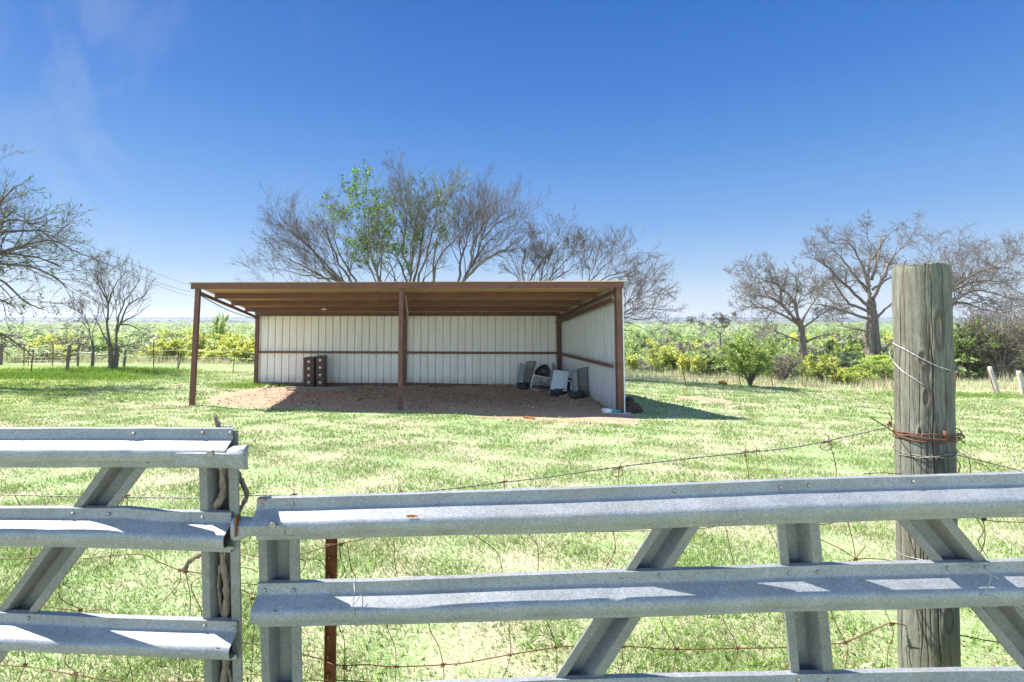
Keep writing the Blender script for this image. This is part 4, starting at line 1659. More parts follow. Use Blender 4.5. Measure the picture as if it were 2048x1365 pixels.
def t_post(px_b, py_b, px_t, py_t, label, w=.045):
    c = hit(px_b, py_b)
    t = P(px_t, py_t, c[1])
    c = c - (t - c) * .1
    b = MB()
    b.beam(c, t, w, .008, up=(0, 1, 0))
    b.beam(c + [0, .02, 0], t + [0, .02, 0], .010, w * .9, up=(0, 1, 0))
    n = 14
    for k in range(2, n):
        p = c + (t - c) * k / n
        b.beam(p + [-.012, -.012, 0], p + [.012, -.012, 0], .014, .014)
    return tag(b.build('iron_fence_post', M['rust']), label, 'fence post', TPG)


t_post(61, 749, 67, 700, 'rusty iron post leaning nearest at far left, right of the edge post')
t_post(47.5, 732, 48, 690, 'rusty iron post left of the nearer leaning iron post')
t_post(56, 731, 58.5, 692, 'thin iron post just left of the nearer leaning one, behind it')
t_post(104, 733, 106.5, 690, 'rusty iron post left of the thick leaning wooden post')
t_post(307, 740.5, 307.5, 679, 'tall thin iron post alone left of the tall yellow shrub')
t_post(355.5, 740, 357, 703, 'left one of the crossed pair of iron posts by the shed front post')
t_post(356.5, 740, 362.5, 708, 'right one of the crossed pair, leaning right by the shed front post')
t_post(466, 744, 469.5, 707, 'iron post before yellow shrubs, between the two left shed posts')
t_post(1371.5, 769, 1363, 728, 'iron post leaning left among weeds, first one right of the shed')
t_post(1481, 770, 1474, 730, 'iron post half hidden by the lime green bush')
t_post(1545.5, 773, 1538, 731, 'iron post leaning left just right of the lime green bush')
t_post(1617, 772, 1609, 735, 'iron post in the weeds under the smaller oak')
t_post(1672, 771, 1667, 730, 'iron post between the two oaks')
t_post(1740, 773, 1732, 738, 'iron post leaning left under the big oak trunk')
t_post(1910, 786, 1912, 742, 'iron post just right of the thick wooden post')


def far_wire(name, posts, heights, label, stays=0, r=.006):
    b = MB()
    P3 = [hit(*p) for p in posts]
    for h in heights:
        pts = []
        for i in range(len(P3) - 1):
            a, c = P3[i], P3[i + 1]
            for t in np.linspace(0, 1, 6)[:-1]:
                q = a + (c - a) * t
                pts.append(q + np.array([0, 0, h - .05 * math.sin(math.pi * t)]))
        pts.append(P3[-1] + np.array([0, 0, h]))
        b.tube(pts, r, 3, False)
    if stays:
        for i in range(len(P3) - 1):
            a, c = P3[i], P3[i + 1]
            n = max(2, int(np.linalg.norm(c - a) / stays))
            for t in np.linspace(0, 1, n):
                q = a + (c - a) * t
                b.tube([q + [0, 0, .05], q + [0, 0, heights[-1]]], r * .7, 3, False)
    return tag(b.build(name, M['wire']), label, 'wire fence')


far_wire('wire_fence', [(1, 730), (48, 732), (104, 733), (155, 733)], [.15, .35, .55, .8, 1.05], 'sagging woven wire fence between the posts at far left', .3)
far_wire('wire_fence', [(234, 737), (307, 740), (356, 740), (466, 744), (560, 748)], [.4, .75, 1.1], 'thin wire strands between the iron posts left of the shed')
far_wire('wire_fence', [(1250, 765), (1371, 769), (1481, 770), (1545, 773), (1617, 772), (1672, 771), (1740, 773), (1910, 786), (1995, 789), (2060, 790)], [.4, .75, 1.1], 'thin wire strands between the iron posts right of the shed')

# power lines
for k, (a_, b_, lab) in enumerate((((185, 497), (388, 571), 'uppermost thin power line crossing left of the shed roof'), ((262, 548), (388, 583), 'middle thin power line crossing left of the shed roof'), ((262, 552), (388, 592), 'lowest thin power line crossing left of the shed roof'))):
    A, B_ = P(*a_, 60), P(*b_, 130)
    d = B_ - A
    pts = [A + d * t - np.array([0, 0, 1.0 * math.sin(math.pi * (t + .3) / 1.9)]) + np.array([0, 0, .6]) for t in np.linspace(-.3, 1.6, 14)]
    b = MB()
    b.tube(pts, .028, 4, False)
    tag(b.build('power_line', M['cable']), lab, 'power line', 'power lines left of the shed')

# ------------------------------------------------------------------ gates
YG_ = 1.9


def rail_profile(h):
    s = h
    return [(.000, -.020), (-.000, 0), (.225 * s, .000), (.255 * s, .002), (.285 * s, .008), (.435 * s, .049), (.475 * s, .056), (.53 * s, .059), (.66 * s, .057), (.74 * s, .051),
            (.765 * s, .041), (.80 * s, .016), (.83 * s, .006), (.86 * s, .003), (.985 * s, .003), (1.0 * s, .001), (1.0 * s, -.014)]


def build_rail(root, tops, bots, seed, taper_left=None, taper_right=None, dents=(), parent_mat='galv', Y=YG_, name='rail', flare=None):
    """tops/bots: pixel polylines of the top and bottom edge"""
    rg = np.random.default_rng(seed)
    x0, x1 = tops[0][0], tops[-1][0]
    n = max(20, int((x1 - x0) / 14))
    tx, ty = zip(*tops)
    bx_, by = zip(*bots)
    prof = rail_profile(1.0)
    V_ = []
    xs = np.linspace(x0, x1, n)
    ph = rg.random(4) * 6
    for x in xs:
        yt = np.interp(x, tx, ty) + .5 * math.sin(x * .011 + ph[0]) + .25 * math.sin(x * .037 + ph[1])
        yb = np.interp(x, bx_, by) + .5 * math.sin(x * .013 + ph[2]) + .25 * math.sin(x * .031 + ph[3])
        pt, pb = P(x, yt, Y), P(x, yb, Y)
        h = pt[2] - pb[2]
        for (s, o) in prof:
            oo = o
            dz = 0
            for (dx, w, amt) in dents:
                g = math.exp(-((x - dx) / w) ** 2)
                if o > .03:
                    oo -= amt * g
                    dz += amt * .25 * g
            if flare and o > .01:   # hump opens towards the end
                oo = o + 0
            q = pt * (1 - s) + pb * s
            V_.append((q[0], Y - oo, q[2] - dz))
    m = len(prof)
    F_ = []
    for i in range(n - 1):
        for k in range(m - 1):
            a = i * m + k
            F_.append((a, a + m, a + m + 1, a + 1))
    b = MB()
    b.add(V_, F_)
    o = b.build(name, M[parent_mat], root, True)
    mod = o.modifiers.new('thickness', 'SOLIDIFY')
    mod.thickness = .003
    mod.offset = -1
    es = o.modifiers.new('split', 'EDGE_SPLIT')
    es.split_angle = R(38)
    return o


def channel(root, top, bot, name, mat='galv_dull', Y=YG_ + .008, depth=.05):
    """top=(xl,xr,y), bot=(xl,xr,y): hat channel whose trough opens towards the camera"""
    prof = [(0, -.010), (0, 0), (.20, 0), (.235, .008), (.30, .042), (.34, depth), (.62, depth), (.66, .042), (.73, .008), (.77, 0), (1, 0), (1, -.010)]
    V_ = []
    n = 24
    for i in range(n):
        t = i / (n - 1)
        xl = top[0] + (bot[0] - top[0]) * t
        xr = top[1] + (bot[1] - top[1]) * t
        y = top[2] + (bot[2] - top[2]) * t
        a, b_ = P(xl, y, Y), P(xr, y, Y)
        for s, o in prof:
            q = a * (1 - s) + b_ * s
            V_.append((q[0], Y + (o if o >= 0 else -o), q[2]))
    m = len(prof)
    F_ = []
    for i in range(n - 1):
        for k in range(m - 1):
            a = i * m + k
            F_.append((a, a + 1, a + m + 1, a + m))
    b = MB()
    b.add(V_, F_)
    o = b.build(name, M[mat], root, True)
    mod = o.modifiers.new('thickness', 'SOLIDIFY')
    mod.thickness = .003
    mod.offset = 1
    es = o.modifiers.new('split', 'EDGE_SPLIT')
    es.split_angle = R(38)
    return o


def bolt(px, py, parent, Y=YG_ - .004, r=.007, name='bolt', mat='bolt', hexa=False):
    c = P(px, py, Y)
    b = MB()
    sides = 6 if hexa else 12
    prof = [(1, 0), (1, .35), (.8, .8), (.35, 1.0)] if not hexa else [(1, 0), (1, .7), (.9, .85), (.5, .9)]
    vs = []
    for (rr, d) in prof:
        for k in range(sides):
            an = 2 * math.pi * k / sides
            vs.append((c[0] + math.cos(an) * r * rr, c[1] - d * r * .7, c[2] + math.sin(an) * r * rr))
    fs = []
    for i in range(len(prof) - 1):
        for k in range(sides):
            fs.append((i * sides + k, i * sides + (k + 1) % sides, (i + 1) * sides + (k + 1) % sides, (i + 1) * sides + k))
    fs.append(tuple((len(prof) - 1) * sides + k for k in range(sides)))
    b.add(vs, fs)
    return b.build(name, M[mat], parent, not hexa)


def end_hole(px, py, parent, off=.057, r=.0085):
    c = P(px, py, YG_ - off)
    b = MB()
    b.add([(c[0], c[1] - .0012, c[2])] + [(c[0] + math.cos(t) * r, c[1] - .0012, c[2] + math.sin(t) * r) for t in np.linspace(0, 6.2832, 16, endpoint=False)],
          [(0, k + 1, (k + 1) % 16 + 1) for k in range(16)])
    b.build('bolt_hole', M['hole'], parent)


def sleeve(root, secs, name, mat='galv'):
    """folded end plate hugging the hump: secs = list of (px, ytop, ybot, out)"""
    V_ = []
    prof = [(0, .35), (.10, .80), (.28, 1.0), (.72, 1.0), (.92, .9), (1.0, .55)]
    for (px, yt, yb, out) in secs:
        for s, o in prof:
            q = P(px, yt + (yb - yt) * s, YG_)
            V_.append((q[0], YG_ - out * o, q[2]))
    m = len(prof)
    F_ = []
    for i in range(len(secs) - 1):
        for k in range(m - 1):
            a = i * m + k
            F_.append((a, a + m, a + m + 1, a + 1))
    b = MB()
    b.add(V_, F_)
    o = b.build(name, M[mat], root, True)
    mod = o.modifiers.new('thickness', 'SOLIDIFY')
    mod.thickness = .005
    mod.offset = 0
    es = o.modifiers.new('split', 'EDGE_SPLIT')
    es.split_angle = R(35)
    return o


# left gate
c = P(440, 1100, YG_)
gateL = empty('metal_gate', (c[0], YG_, 0), 'left galvanised steel gate section with vine in its end post', 'gate', 'galvanised gates in the foreground')
r1 = build_rail(gateL, [(-260, 861), (0, 859), (466, 858.5)], [(-260, 932), (0, 933), (466, 935)], 1, dents=((285, 22, .012), (40, 60, .003)))
for q in ((267, 868), (405, 867), (461, 867), (222, 924), (296, 928.5), (404, 929), (460, 930)):
    bolt(*q, r1)
r2 = build_rail(gateL, [(-260, 1008), (0, 1017), (250, 1018), (330, 1025), (463, 1026.5)], [(-260, 1080), (0, 1091), (250, 1095), (463, 1104)], 2, dents=((300, 60, .010), (120, 40, .003)))
for q in ((145, 1028), (217, 1028), (404.5, 1036), (461, 1037), (99, 1085), (171, 1086), (403, 1095), (464, 1096)):
    bolt(*q, r2)
end_hole(423.5, 1077, r2, .050)
r3 = build_rail(gateL, [(-260, 1216), (0, 1226), (250, 1238), (474, 1245)], [(-260, 1285), (0, 1299), (250, 1309), (478, 1320)], 3, dents=((240, 60, .006),))
for q in ((56, 1237), (409, 1253), (468, 1256), (363, 1312), (412, 1312.5), (471, 1315.5)):
    bolt(*q, r3)
end_hole(436.5, 1300, r3, .055)
channel(gateL, (396, 474, 862), (412, 486, 1500), 'stile', depth=.075)
channel(gateL, (252, 342, 868), (-106, -26, 1360), 'brace')
ep = sleeve(gateL, [(371, 888, 926, .060), (420, 889, 925, .0615), (455, 890, 925, .062), (468, 891, 924, .062), (482, 890, 932, .058), (498, 889, 934, .050), (502, 890, 934, .030)], 'end_plate')
bolt(422, 906.5, ep, YG_ - .064, .014, hexa=True)
# rest of the gate above this one's frame: lowest rail just below the picture
c = P(1200, 1100, YG_)
gateR = empty('metal_gate', (c[0], YG_, 0), 'long right galvanised steel gate with rusty scuff on its top rail', 'gate', 'galvanised gates in the foreground')
r1 = build_rail(gateR, [(514, 999.5), (800, 990), (1100, 981), (1600, 961), (2048, 948), (2330, 938)], [(518, 1079.5), (800, 1072), (1100, 1065), (1600, 1045), (2048, 1032), (2330, 1024)], 4, dents=((1250, 40, .004), (2000, 30, .005)))
for q in ((524, 1011), (585, 1009), (1349, 983), (1561, 975), (1618, 972.5), (1828, 964), (526, 1069), (585, 1073), (1310, 1049), (1390, 1044), (1568, 1034), (1622, 1032), (1801, 1026.5), (1879, 1026)):
    bolt(*q, r1)
r2 = build_rail(gateR, [(515, 1169), (700, 1165), (1100, 1150), (1600, 1133), (2048, 1123), (2330, 1116)], [(518, 1253), (700, 1249), (1100, 1238), (1600, 1222), (2048, 1210), (2330, 1203)], 5, dents=((820, 70, .007), (1228, 14, .008), (1130, 60, .004)))
for q in ((529, 1181), (587, 1181), (1243, 1160), (1319, 1152), (1579, 1147), (1636, 1145), (1896, 1137), (1973, 1135), (530, 1241), (587, 1240), (1208, 1222), (1282, 1220), (1586, 1209), (1641, 1206), (1950, 1199), (2023, 1198)):
    bolt(*q, r2)
end_hole(551, 1225.5, r2, .055)
r3 = build_rail(gateR, [(515, 1386), (1100, 1361), (1600, 1349.5), (2048, 1342), (2330, 1338)], [(518, 1470), (1100, 1448), (1600, 1437), (2048, 1430), (2330, 1424)], 6, dents=((700, 70, .004),))
for q in ((1598, 1361), (1658, 1361)):
    bolt(*q, r3)
channel(gateR, (514, 596, 1003), (527, 606, 1500), 'stile')
channel(gateR, (1546, 1630, 965), (1597, 1683, 1500), 'stile')
channel(gateR, (1362, 1452, 972), (1040, 1135, 1465), 'brace')
channel(gateR, (1730, 1838, 960), (2080, 2190, 1380), 'brace')
ep = sleeve(gateR, [(474, 1029, 1071, .045), (479, 1029, 1072, .052), (495, 1030, 1070, .058), (508, 1031, 1062, .060), (520, 1031, 1061, .061), (550, 1030, 1060, .0615), (582, 1030, 1060, .061)], 'end_plate')
for q in ((546, 1050),):
    bolt(*q, ep, YG_ - .062, .013, hexa=True)
# rusty end edge of the plate
b = MB()
q0, q1 = P(475, 1031, YG_ - .05), P(475, 1071, YG_ - .05)
b.beam(q0, q1, .008, .035, up=(0, 1, 0))
b.build('rusty_edge', M['rust'], ep, bevel=.002)
# rusty scuff on the top rail (bare worn metal)
def scuff(px, py, w, h, out, parent):
    V_ = []
    n = 14
    c_ = P(px, py, YG_ - out)
    sc_ = (YG_ - out) / 1000
    for k in range(n):
        an = 2 * math.pi * k / n
        V_.append((c_[0] + math.cos(an) * w * sc_ / 2 * (1 + .1 * math.sin(k * 2.3)), c_[1] - .0015, c_[2] + math.sin(an) * h * sc_ / 2 * (1 + .15 * math.sin(k * 3.1))))
    V2 = [(x, y + .004, z) for x, y, z in V_]
    b = MB()
    b.add(V_ + V2, [tuple(range(n))] + [(k, (k + 1) % n, (k + 1) % n + n, k + n) for k in range(n)])
    return b.build('rust_scuff', M['rust_orange'], parent)


M['rust_orange'] = mat_simple('orange_rust', (.30, .10, .03), (.55, .24, .10), 40, .8, 0, .3)
scuff(824, 1032.5, 24, 5, .0565, r1)
b = MB()
b.beam(P(517, 1000, YG_ - .002), P(533, 999.5, YG_ - .002), .010, .006)
b.build('rust_scuff', M['rust_orange'], r1)

# dried vine in the left gate's end post
vine = empty('dried_vine', P(440, 1330, YG_ + .03), 'dried woody vine twisted up inside the left gate end post', 'vine')


def vine_tube(mb, pts, r, Y, twist=.004):
    P3 = [P(p[0], p[1], Y + (p[2] if len(p) > 2 else 0)) for p in pts]
    c_ = catmull(P3, 8 * len(pts))
    rg = np.random.default_rng(int(pts[0][0]))
    c_ = c_ + np.cumsum(rg.normal(size=c_.shape), axis=0) * .0005
    rr = r * (1 + .18 * np.sin(np.arange(len(c_)) * .9) + .1 * rg.normal(size=len(c_)))
    mb.tube(c_, list(rr), 9)
    for k in range(2):
        an = np.arange(len(c_)) * .35 + k * 3.14
        off = np.stack([np.cos(an), np.sin(an), 0 * an], -1) * r * .75
        mb.tube(c_ + off, list(rr * .45), 6)


b = MB()
vine_tube(b, [(437, 1500), (452, 1420), (447, 1365), (455, 1300), (451, 1240), (455, 1180), (447, 1120), (440, 1060), (430, 1022), (446, 985), (444, 940), (440, 890), (438, 862)], .012, YG_ + .035)
b.build('main_stem', M['vine'], vine, True)
b = MB()
vine_tube(b, [(462, 930, 0), (478, 950, .03), (492, 985, .03), (488, 1000, .03), (474, 1025, .02), (462, 1050, 0)], .0085, YG_ + .05)
b.build('side_stem', M['vine'], vine, True)
b = MB()
vine_tube(b, [(446, 1095), (420, 1105, .02), (396, 1110, .03), (380, 1122, .04), (368, 1138, .05)], .009, YG_ + .03)
b.build('side_stem', M['vine'], vine, True)
b = MB()
vine_tube(b, [(440, 1130), (436, 1180), (440, 1240), (438, 1250)], .005, YG_ + .03)
b.build('side_stem', M['vine'], vine, True)
b = MB()
vine_tube(b, [(452, 1330), (466, 1365), (470, 1420)], .008, YG_ + .04)
b.build('side_stem', M['vine'], vine, True)
b = MB()
for (pts, r) in (([(440, 870), (434, 850), (428, 832)], .006), ([(440, 870), (436, 850), (432, 830)], .004), ([(442, 868), (440, 852), (438, 841)], .003), ([(442, 868), (445, 858), (446, 850)], .0025), ([(425, 858), (440, 857), (455, 858)], .004)):
    b.tube([P(p[0], p[1], YG_ + .04) for p in pts], [r, r, r * .6], 6)
b.build('broken_tip', M['vine'], vine, True)

# ------------------------------------------------------------------ thick wooden post
YP = 2.25
YC = 2.32


def big_post():
    nz, na = 300, 380
    V_ = []
    cr = []
    rg = np.random.default_rng(3)
    t = np.linspace(0, 1, nz)
    cracks = []
    for k in range(30):
        a0 = -2.3 + (rg.random() - .5) * 3.2 if k < 22 else rg.random() * 6.28
        z0 = rg.random() * .8
        ln = .12 + .55 * rg.random() ** 1.5
        cracks.append((a0, z0, z0 + ln, (.004 + .012 * rg.random()), rg.random() * 6, .012 + .02 * rg.random(), (rg.random() - .5) * .5))
    cracks += [(-3.30, .0, .95, .030, 1.0, .030, .35), (-2.5, .05, .8, .016, 2.0, .018, .28), (-1.95, .1, .9, .020, 4.0, .022, -.1), (-3.45, .2, .9, .02, 4.0, .025, .05), (-1.5, .3, .98, .02, 3.0, .024, .1)]
    knots = [(-1.75, .50, .16, .03), (-1.95, .60, .09, .02), (-1.6, .55, .08, .014), (-2.2, .715, .12, .02), (-1.8, .565, .2, .03), (-1.7, .86, .2, .045), (-2.4, .64, .09, .014), (-1.6, .25, .2, .03), (-2.3, .80, .14, .016)]
    top_px = (1783, 1903, 533)
    bot_px = (1797, 1926, 1440)
    for i in range(nz):
        s = i / (nz - 1)
        y = bot_px[2] + (top_px[2] - bot_px[2]) * s
        xl = bot_px[0] + (top_px[0] - bot_px[0]) * s
        xr = bot_px[1] + (top_px[1] - bot_px[1]) * s
        da_, db_ = ray(xl, y), ray(xr, y)
        t1_, t2_ = math.atan2(da_[0], da_[1]), math.atan2(db_[0], db_[1])
        tc_ = (t1_ + t2_) / 2
        cx = YC * math.tan(tc_)
        r = YC / math.cos(tc_) * math.sin((t2_ - t1_) / 2) * .985
        z = P((xl + xr) / 2, y, YC)[2]
        an = np.linspace(0, 2 * math.pi, na, endpoint=False)
        rr = np.full(na, r) * (1 + .012 * np.sin(an * 2 + s * 3) + .010 * np.sin(an * 3 - s * 5 + 1) + .006 * np.sin(an * 7 + s * 9) + .004 * np.sin(an * 17 + s * 4))
        rr += .0003 * rg.normal(size=na)
        ck = np.zeros(na)
        for (a0, z0, z1, dep, ph, w0, slope) in cracks:
            if z0 < s < z1:
                aa = a0 + slope * (s - z0) * .6 + .03 * math.sin(s * 22 + ph) + .015 * math.sin(s * 61 + ph)
                w = w0 * .55
                da = np.abs((an - aa + math.pi) % (2 * math.pi) - math.pi)
                prof = np.exp(-(da / w) ** 2) * min(1, (s - z0) * 14, (z1 - s) * 14)
                rr -= dep * .32 * prof
                ck = np.maximum(ck, prof * min(1, dep * 70))
        for (a0, z0, wa, wz) in knots:
            da = (an - a0 + math.pi) % (2 * math.pi) - math.pi
            q = np.sqrt((da / wa) ** 2 + ((s - z0) / wz) ** 2)
            rr += .004 * np.exp(-(q - 1) ** 2 * 6) - .005 * np.exp(-q ** 2 * 5)
            ck = np.maximum(ck, .55 * np.exp(-(q - .8) ** 2 * 22))
        if s > .985:
            rr -= (s - .985) * .25
        for k in range(na):
            V_.append((cx + rr[k] * math.cos(an[k]), YC + rr[k] * math.sin(an[k]), z + (0 if i < nz - 1 else .004 * math.sin(an[k] * 3) + .004 * rg.normal())))
        cr += list(ck)
    F_ = []
    for i in range(nz - 1):
        for k in range(na):
            a = i * na + k
            b_ = i * na + (k + 1) % na
            F_.append((a, b_, b_ + na, a + na))
    V_ = np.array(V_)
    me = fast_mesh('wooden_post', V_, np.array(F_))
    at = me.attributes.new('crack', 'FLOAT', 'POINT')
    at.data.foreach_set('value', np.array(cr, np.float32))
    root = empty('wooden_post', (V_[:na, 0].mean(), YC, float(G(1.9, 2.3))), 'thick cracked greenish grey round wooden post bound with wire', 'post')
    link_mesh('shaft', me, M['post'], root, True)
    top = V_[-na:]
    cen = top.mean(0)
    rings = [top]
    for f in (.75, .5, .25):
        rg_ = cen + (top - cen) * f
        rg_[:, 2] += rg.normal(size=na) * .0025
        rings.append(rg_)
    VV = np.vstack(rings + [cen[None]])
    b = MB()
    fs = []
    for i in range(3):
        for k in range(na):
            fs.append((i * na + k, i * na + (k + 1) % na, (i + 1) * na + (k + 1) % na, (i + 1) * na + k))
    for k in range(na):
        fs.append((3 * na + k, 3 * na + (k + 1) % na, 4 * na))
    b.add(VV, fs)
    me2 = bpy.data.meshes.new('end_grain')
    me2.from_pydata(b.v, [], b.f)
    at = me2.attributes.new('crack', 'FLOAT', 'POINT')
    link_mesh('end_grain', me2, M['post'], root, True)
    return V_.reshape(nz, na, 3)


PV = big_post()


def PS(px, py, gap=.004):
    """point of the post's front surface (plus a gap) seen at a pixel; beside the post, a point level with its flank"""
    d = ray(px, py)
    zs = PV[:, :, 2].mean(1)
    z = P(px, py, YC - .05)[2]
    i = int(np.clip(np.searchsorted(zs, z), 0, len(zs) - 1))
    c_ = PV[i].mean(0)
    r = np.linalg.norm(PV[i][0] - c_) + gap
    a_ = d[0] ** 2 + d[1] ** 2
    b__ = -2 * (d[0] * c_[0] + d[1] * c_[1])
    q = c_[0] ** 2 + c_[1] ** 2 - r * r
    disc = b__ * b__ - 4 * a_ * q
    t = (-b__ - math.sqrt(disc)) / (2 * a_) if disc > 0 else -b__ / (2 * a_)
    return np.array([0, 0, EYE]) + d * t


def post_ring(y_front_l, y_front_r, gap, a0, a1, wob=.003, n=60, cx_off=0, rx=1.0, seed=0, yb=None):
    """points of a wire loop round the post; pixel heights at the left and right silhouette"""
    rg = np.random.default_rng(seed)
    zl, zr_ = P(1785, y_front_l, YC + .05)[2], P(1905, y_front_r, YC - .07)[2]
    out = []
    zs = PV[:, :, 2].mean(1)
    ph = rg.random(3) * 6
    for t in np.linspace(a0, a1, n):
        f = (math.cos(t) + 1) / 2
        z = zl + (zr_ - zl) * f + wob * math.sin(t * 3 + ph[0]) + wob * .6 * math.sin(t * 7 + ph[1])
        i = int(np.clip(np.searchsorted(zs, z), 0, len(zs) - 1))
        c_ = PV[i].mean(0)
        r = np.linalg.norm(PV[i][0] - c_) + gap * (1 + .6 * math.sin(t * 2 + ph[2]))
        out.append(np.array([c_[0] + cx_off * max(0, math.cos(t)) + r * math.cos(t), c_[1] + r * math.sin(t), z]))
    return out


def strands(mb, pts, r, turns_per_m=60, off=.7, sides=5):
    """two wires twisted round each other"""
    pts = np.array(pts)
    L = np.r_[0, np.cumsum(np.linalg.norm(np.diff(pts, axis=0), axis=1))]
    n = max(20, int(L[-1] * turns_per_m * 6))
    s = np.linspace(0, L[-1], n)
    c_ = np.stack([np.interp(s, L, pts[:, k]) for k in range(3)], -1)
    T = norm(np.gradient(c_, axis=0))
    U = norm(np.cross(T, np.array([0, 1., .2])))
    W = np.cross(T, U)
    for k in range(2):
        a = s * turns_per_m * 2 * math.pi + k * math.pi
        q = c_ + (U * np.cos(a)[:, None] + W * np.sin(a)[:, None]) * r * off
        V_, F_ = tubes_np(q[None], np.full((1, n), r), sides)
        mb.add(V_, [tuple(f) for f in F_])


WR = .0022
TW = 'wires wound round the thick post'
b = MB()
pts = [P(1771, 679, YC + .04)] + [PS(x, y) for x, y in ((1785, 686), (1800, 694), (1820, 705), (1840, 716), (1860, 726), (1880, 735), (1898, 740))] + [P(1914, 744, YC - .02), P(1911, 734, YC + .02), P(1904, 722, YC + .06)]
pts = catmull(pts, 60)
strands(b, pts, .0017, 22)
tag(b.build('tie_wire', M['silver'], None, True), 'shiny twisted wire slanting down across the upper part of the thick post', 'wire', TW)
b = MB()
pts = [P(1783, 697, YC + .08), P(1779, 706, YC + .05)] + [PS(x, y) for x, y in ((1788, 724), (1800, 738), (1814, 749), (1830, 759), (1848, 771))]
b.tube(catmull(pts, 30), .0024, 6)
tag(b.build('tie_wire', M['silver'], None, True), 'short loose silver wire end below the shiny twisted wire on the post', 'wire', TW)
b = MB()
for k, (yl, yr, gp, cx_) in enumerate(((858, 866, .004, .03), (866, 872, .006, .035), (862, 880, .010, .02), (870, 876, .008, .04))):
    b.tube(post_ring(yl, yr, gp, 0, 2 * math.pi, .004, 70, cx_, seed=20 + k), .0026, 6, False)
b.tube(catmull([P(1740, 834, YC - .02), P(1765, 850, YC), PS(1792, 866, .008), PS(1815, 873, .01), PS(1840, 878, .01), PS(1870, 881, .01), PS(1897, 879, .01)], 40), .0024, 6)
b.tube(catmull([P(1778, 825, YP), P(1783, 836, YP), P(1781, 850, YP), P(1777, 856, YP)], 12), .0024, 6)
b.tube(catmull([P(1915, 876, YP + .02), P(1922, 880, YP + .02), P(1928, 887, YP)], 8), .0024, 6)
for k in range(5):
    an = k * 1.3
    b.tube([P(1773 + k * 2, 850 + 3 * math.sin(an), YP - .01), P(1779, 846 + 4 * math.cos(an), YP - .02), P(1783, 852 + 3 * math.sin(an * 2), YP)], .0024, 5)
b.tube([PS(1890, 862, .004), PS(1892, 880, .004)], .008, 6)
tag(b.build('tie_wire', M['rustwire'], None, True), 'bundle of rusty wire loops wound round the middle of the thick post', 'wire', TW)
b = MB()
strands(b, post_ring(899, 900, .005, 0, 2 * math.pi, .003, 70, 0, seed=31), .0019, 20)
strands(b, post_ring(903, 903, .006, math.pi * .9, math.pi * 2.1, .004, 50, 0, seed=35), .0017, 20)
tag(b.build('tie_wire', M['wire'], None, True), 'grey twisted wire ring round the post just above the gate', 'wire', TW)
b = MB()
b.tube(catmull([P(1783, 1096, YC + .06)] + [PS(x, y, .003) for x, y in ((1793, 1102), (1803, 1109), (1820, 1115), (1838, 1119), (1855, 1122), (1872, 1125))], 30), .0016, 5)
tag(b.build('tie_wire', M['silver'], None, True), 'thin silver wire round the post between the two upper gate rails', 'wire', TW)
# baling wire on second rail
YW = 2.32
b = MB()
b.tube(catmull([P(1975, 1120, YG_ + .02), P(1979, 1128, YG_ - .03), P(1981, 1150, YG_ - .05), P(1976, 1175, YG_ - .065), P(1962, 1192, YG_ - .062), P(1950, 1199, YG_ - .02), P(1944, 1212, YG_ + .01)], 30), .0018, 5)
b.tube(catmull([P(1928, 1133, YG_ - .01), P(1944, 1137, YG_ - .014), P(1958, 1138, YG_ - .016), P(1963, 1130, YG_ - .014)], 12), .0022, 5)
b.tube(catmull([P(1940, 1137, YG_ - .012), P(1980, 1150, YG_ - .05), P(1998, 1159, YG_ - .06)], 12), .0016, 5)
b.tube(catmull([P(1970, 1190, YG_ - .064), P(1990, 1197, YG_ - .066), P(2020, 1208, YG_ - .05), P(2060, 1222, YG_ - .04)], 12), .0016, 5)
tag(b.build('baling_wire', M['silver'], None, True), 'loose shiny baling wire looped over the second rail at the right', 'wire')
b = MB()
b.tube(catmull([P(709, 1158, YG_ + .005), P(708, 1170, YG_ - .012), P(709, 1185, YG_ - .035), P(706, 1210, YG_ - .06), P(709, 1232, YG_ - .06), P(706, 1245, YG_ - .02), P(700, 1252, YG_ + .0)], 24), .0013, 5)
b.tube(catmull([P(724, 1188, YG_ - .03), P(706, 1212, YG_ - .062), P(690, 1232, YG_ - .05), P(678, 1250, YG_ - .0)], 14), .0011, 5)
tag(b.build('baling_wire', M['silver'], None, True), 'fine wire wrapped over the second rail above the rusty iron post', 'wire')

# ------------------------------------------------------------------ barbed and woven wire
fence = empty('woven_wire_fence', P(1100, 1365, YW), 'rusty bent woven wire fence with barbed top strand behind the gates', 'wire fence')


def barbed(pts, Y, name, parent, yends=None):
    P3 = []
    for i, p in enumerate(pts):
        yy = Y if yends is None else Y + yends[i]
        P3.append(P(p[0], p[1], yy))
    c_ = catmull(P3, 10 * len(pts))
    b = MB()
    strands(b, c_, .0019, 16, .75)
    o = b.build(name, M['wire'], parent, True)
    return c_, o


main = [(-200, 985), (0, 990), (200, 994), (400, 996), (475, 991), (600, 992), (743, 990), (870, 981), (1007, 965), (1100, 954), (1240, 934), (1400, 915), (1500, 905), (1600, 893), (1700, 872), (1784, 853)]
cm, strand = barbed(main, YW, 'barbed_strand', fence, [0] * 12 + [-.02, -.04, -.07, -.10])
c2, strand2 = barbed([(1912, 910), (1960, 922), (2048, 944), (2200, 985)], YW, 'barbed_strand', fence, [-.05, 0, .1, .3])


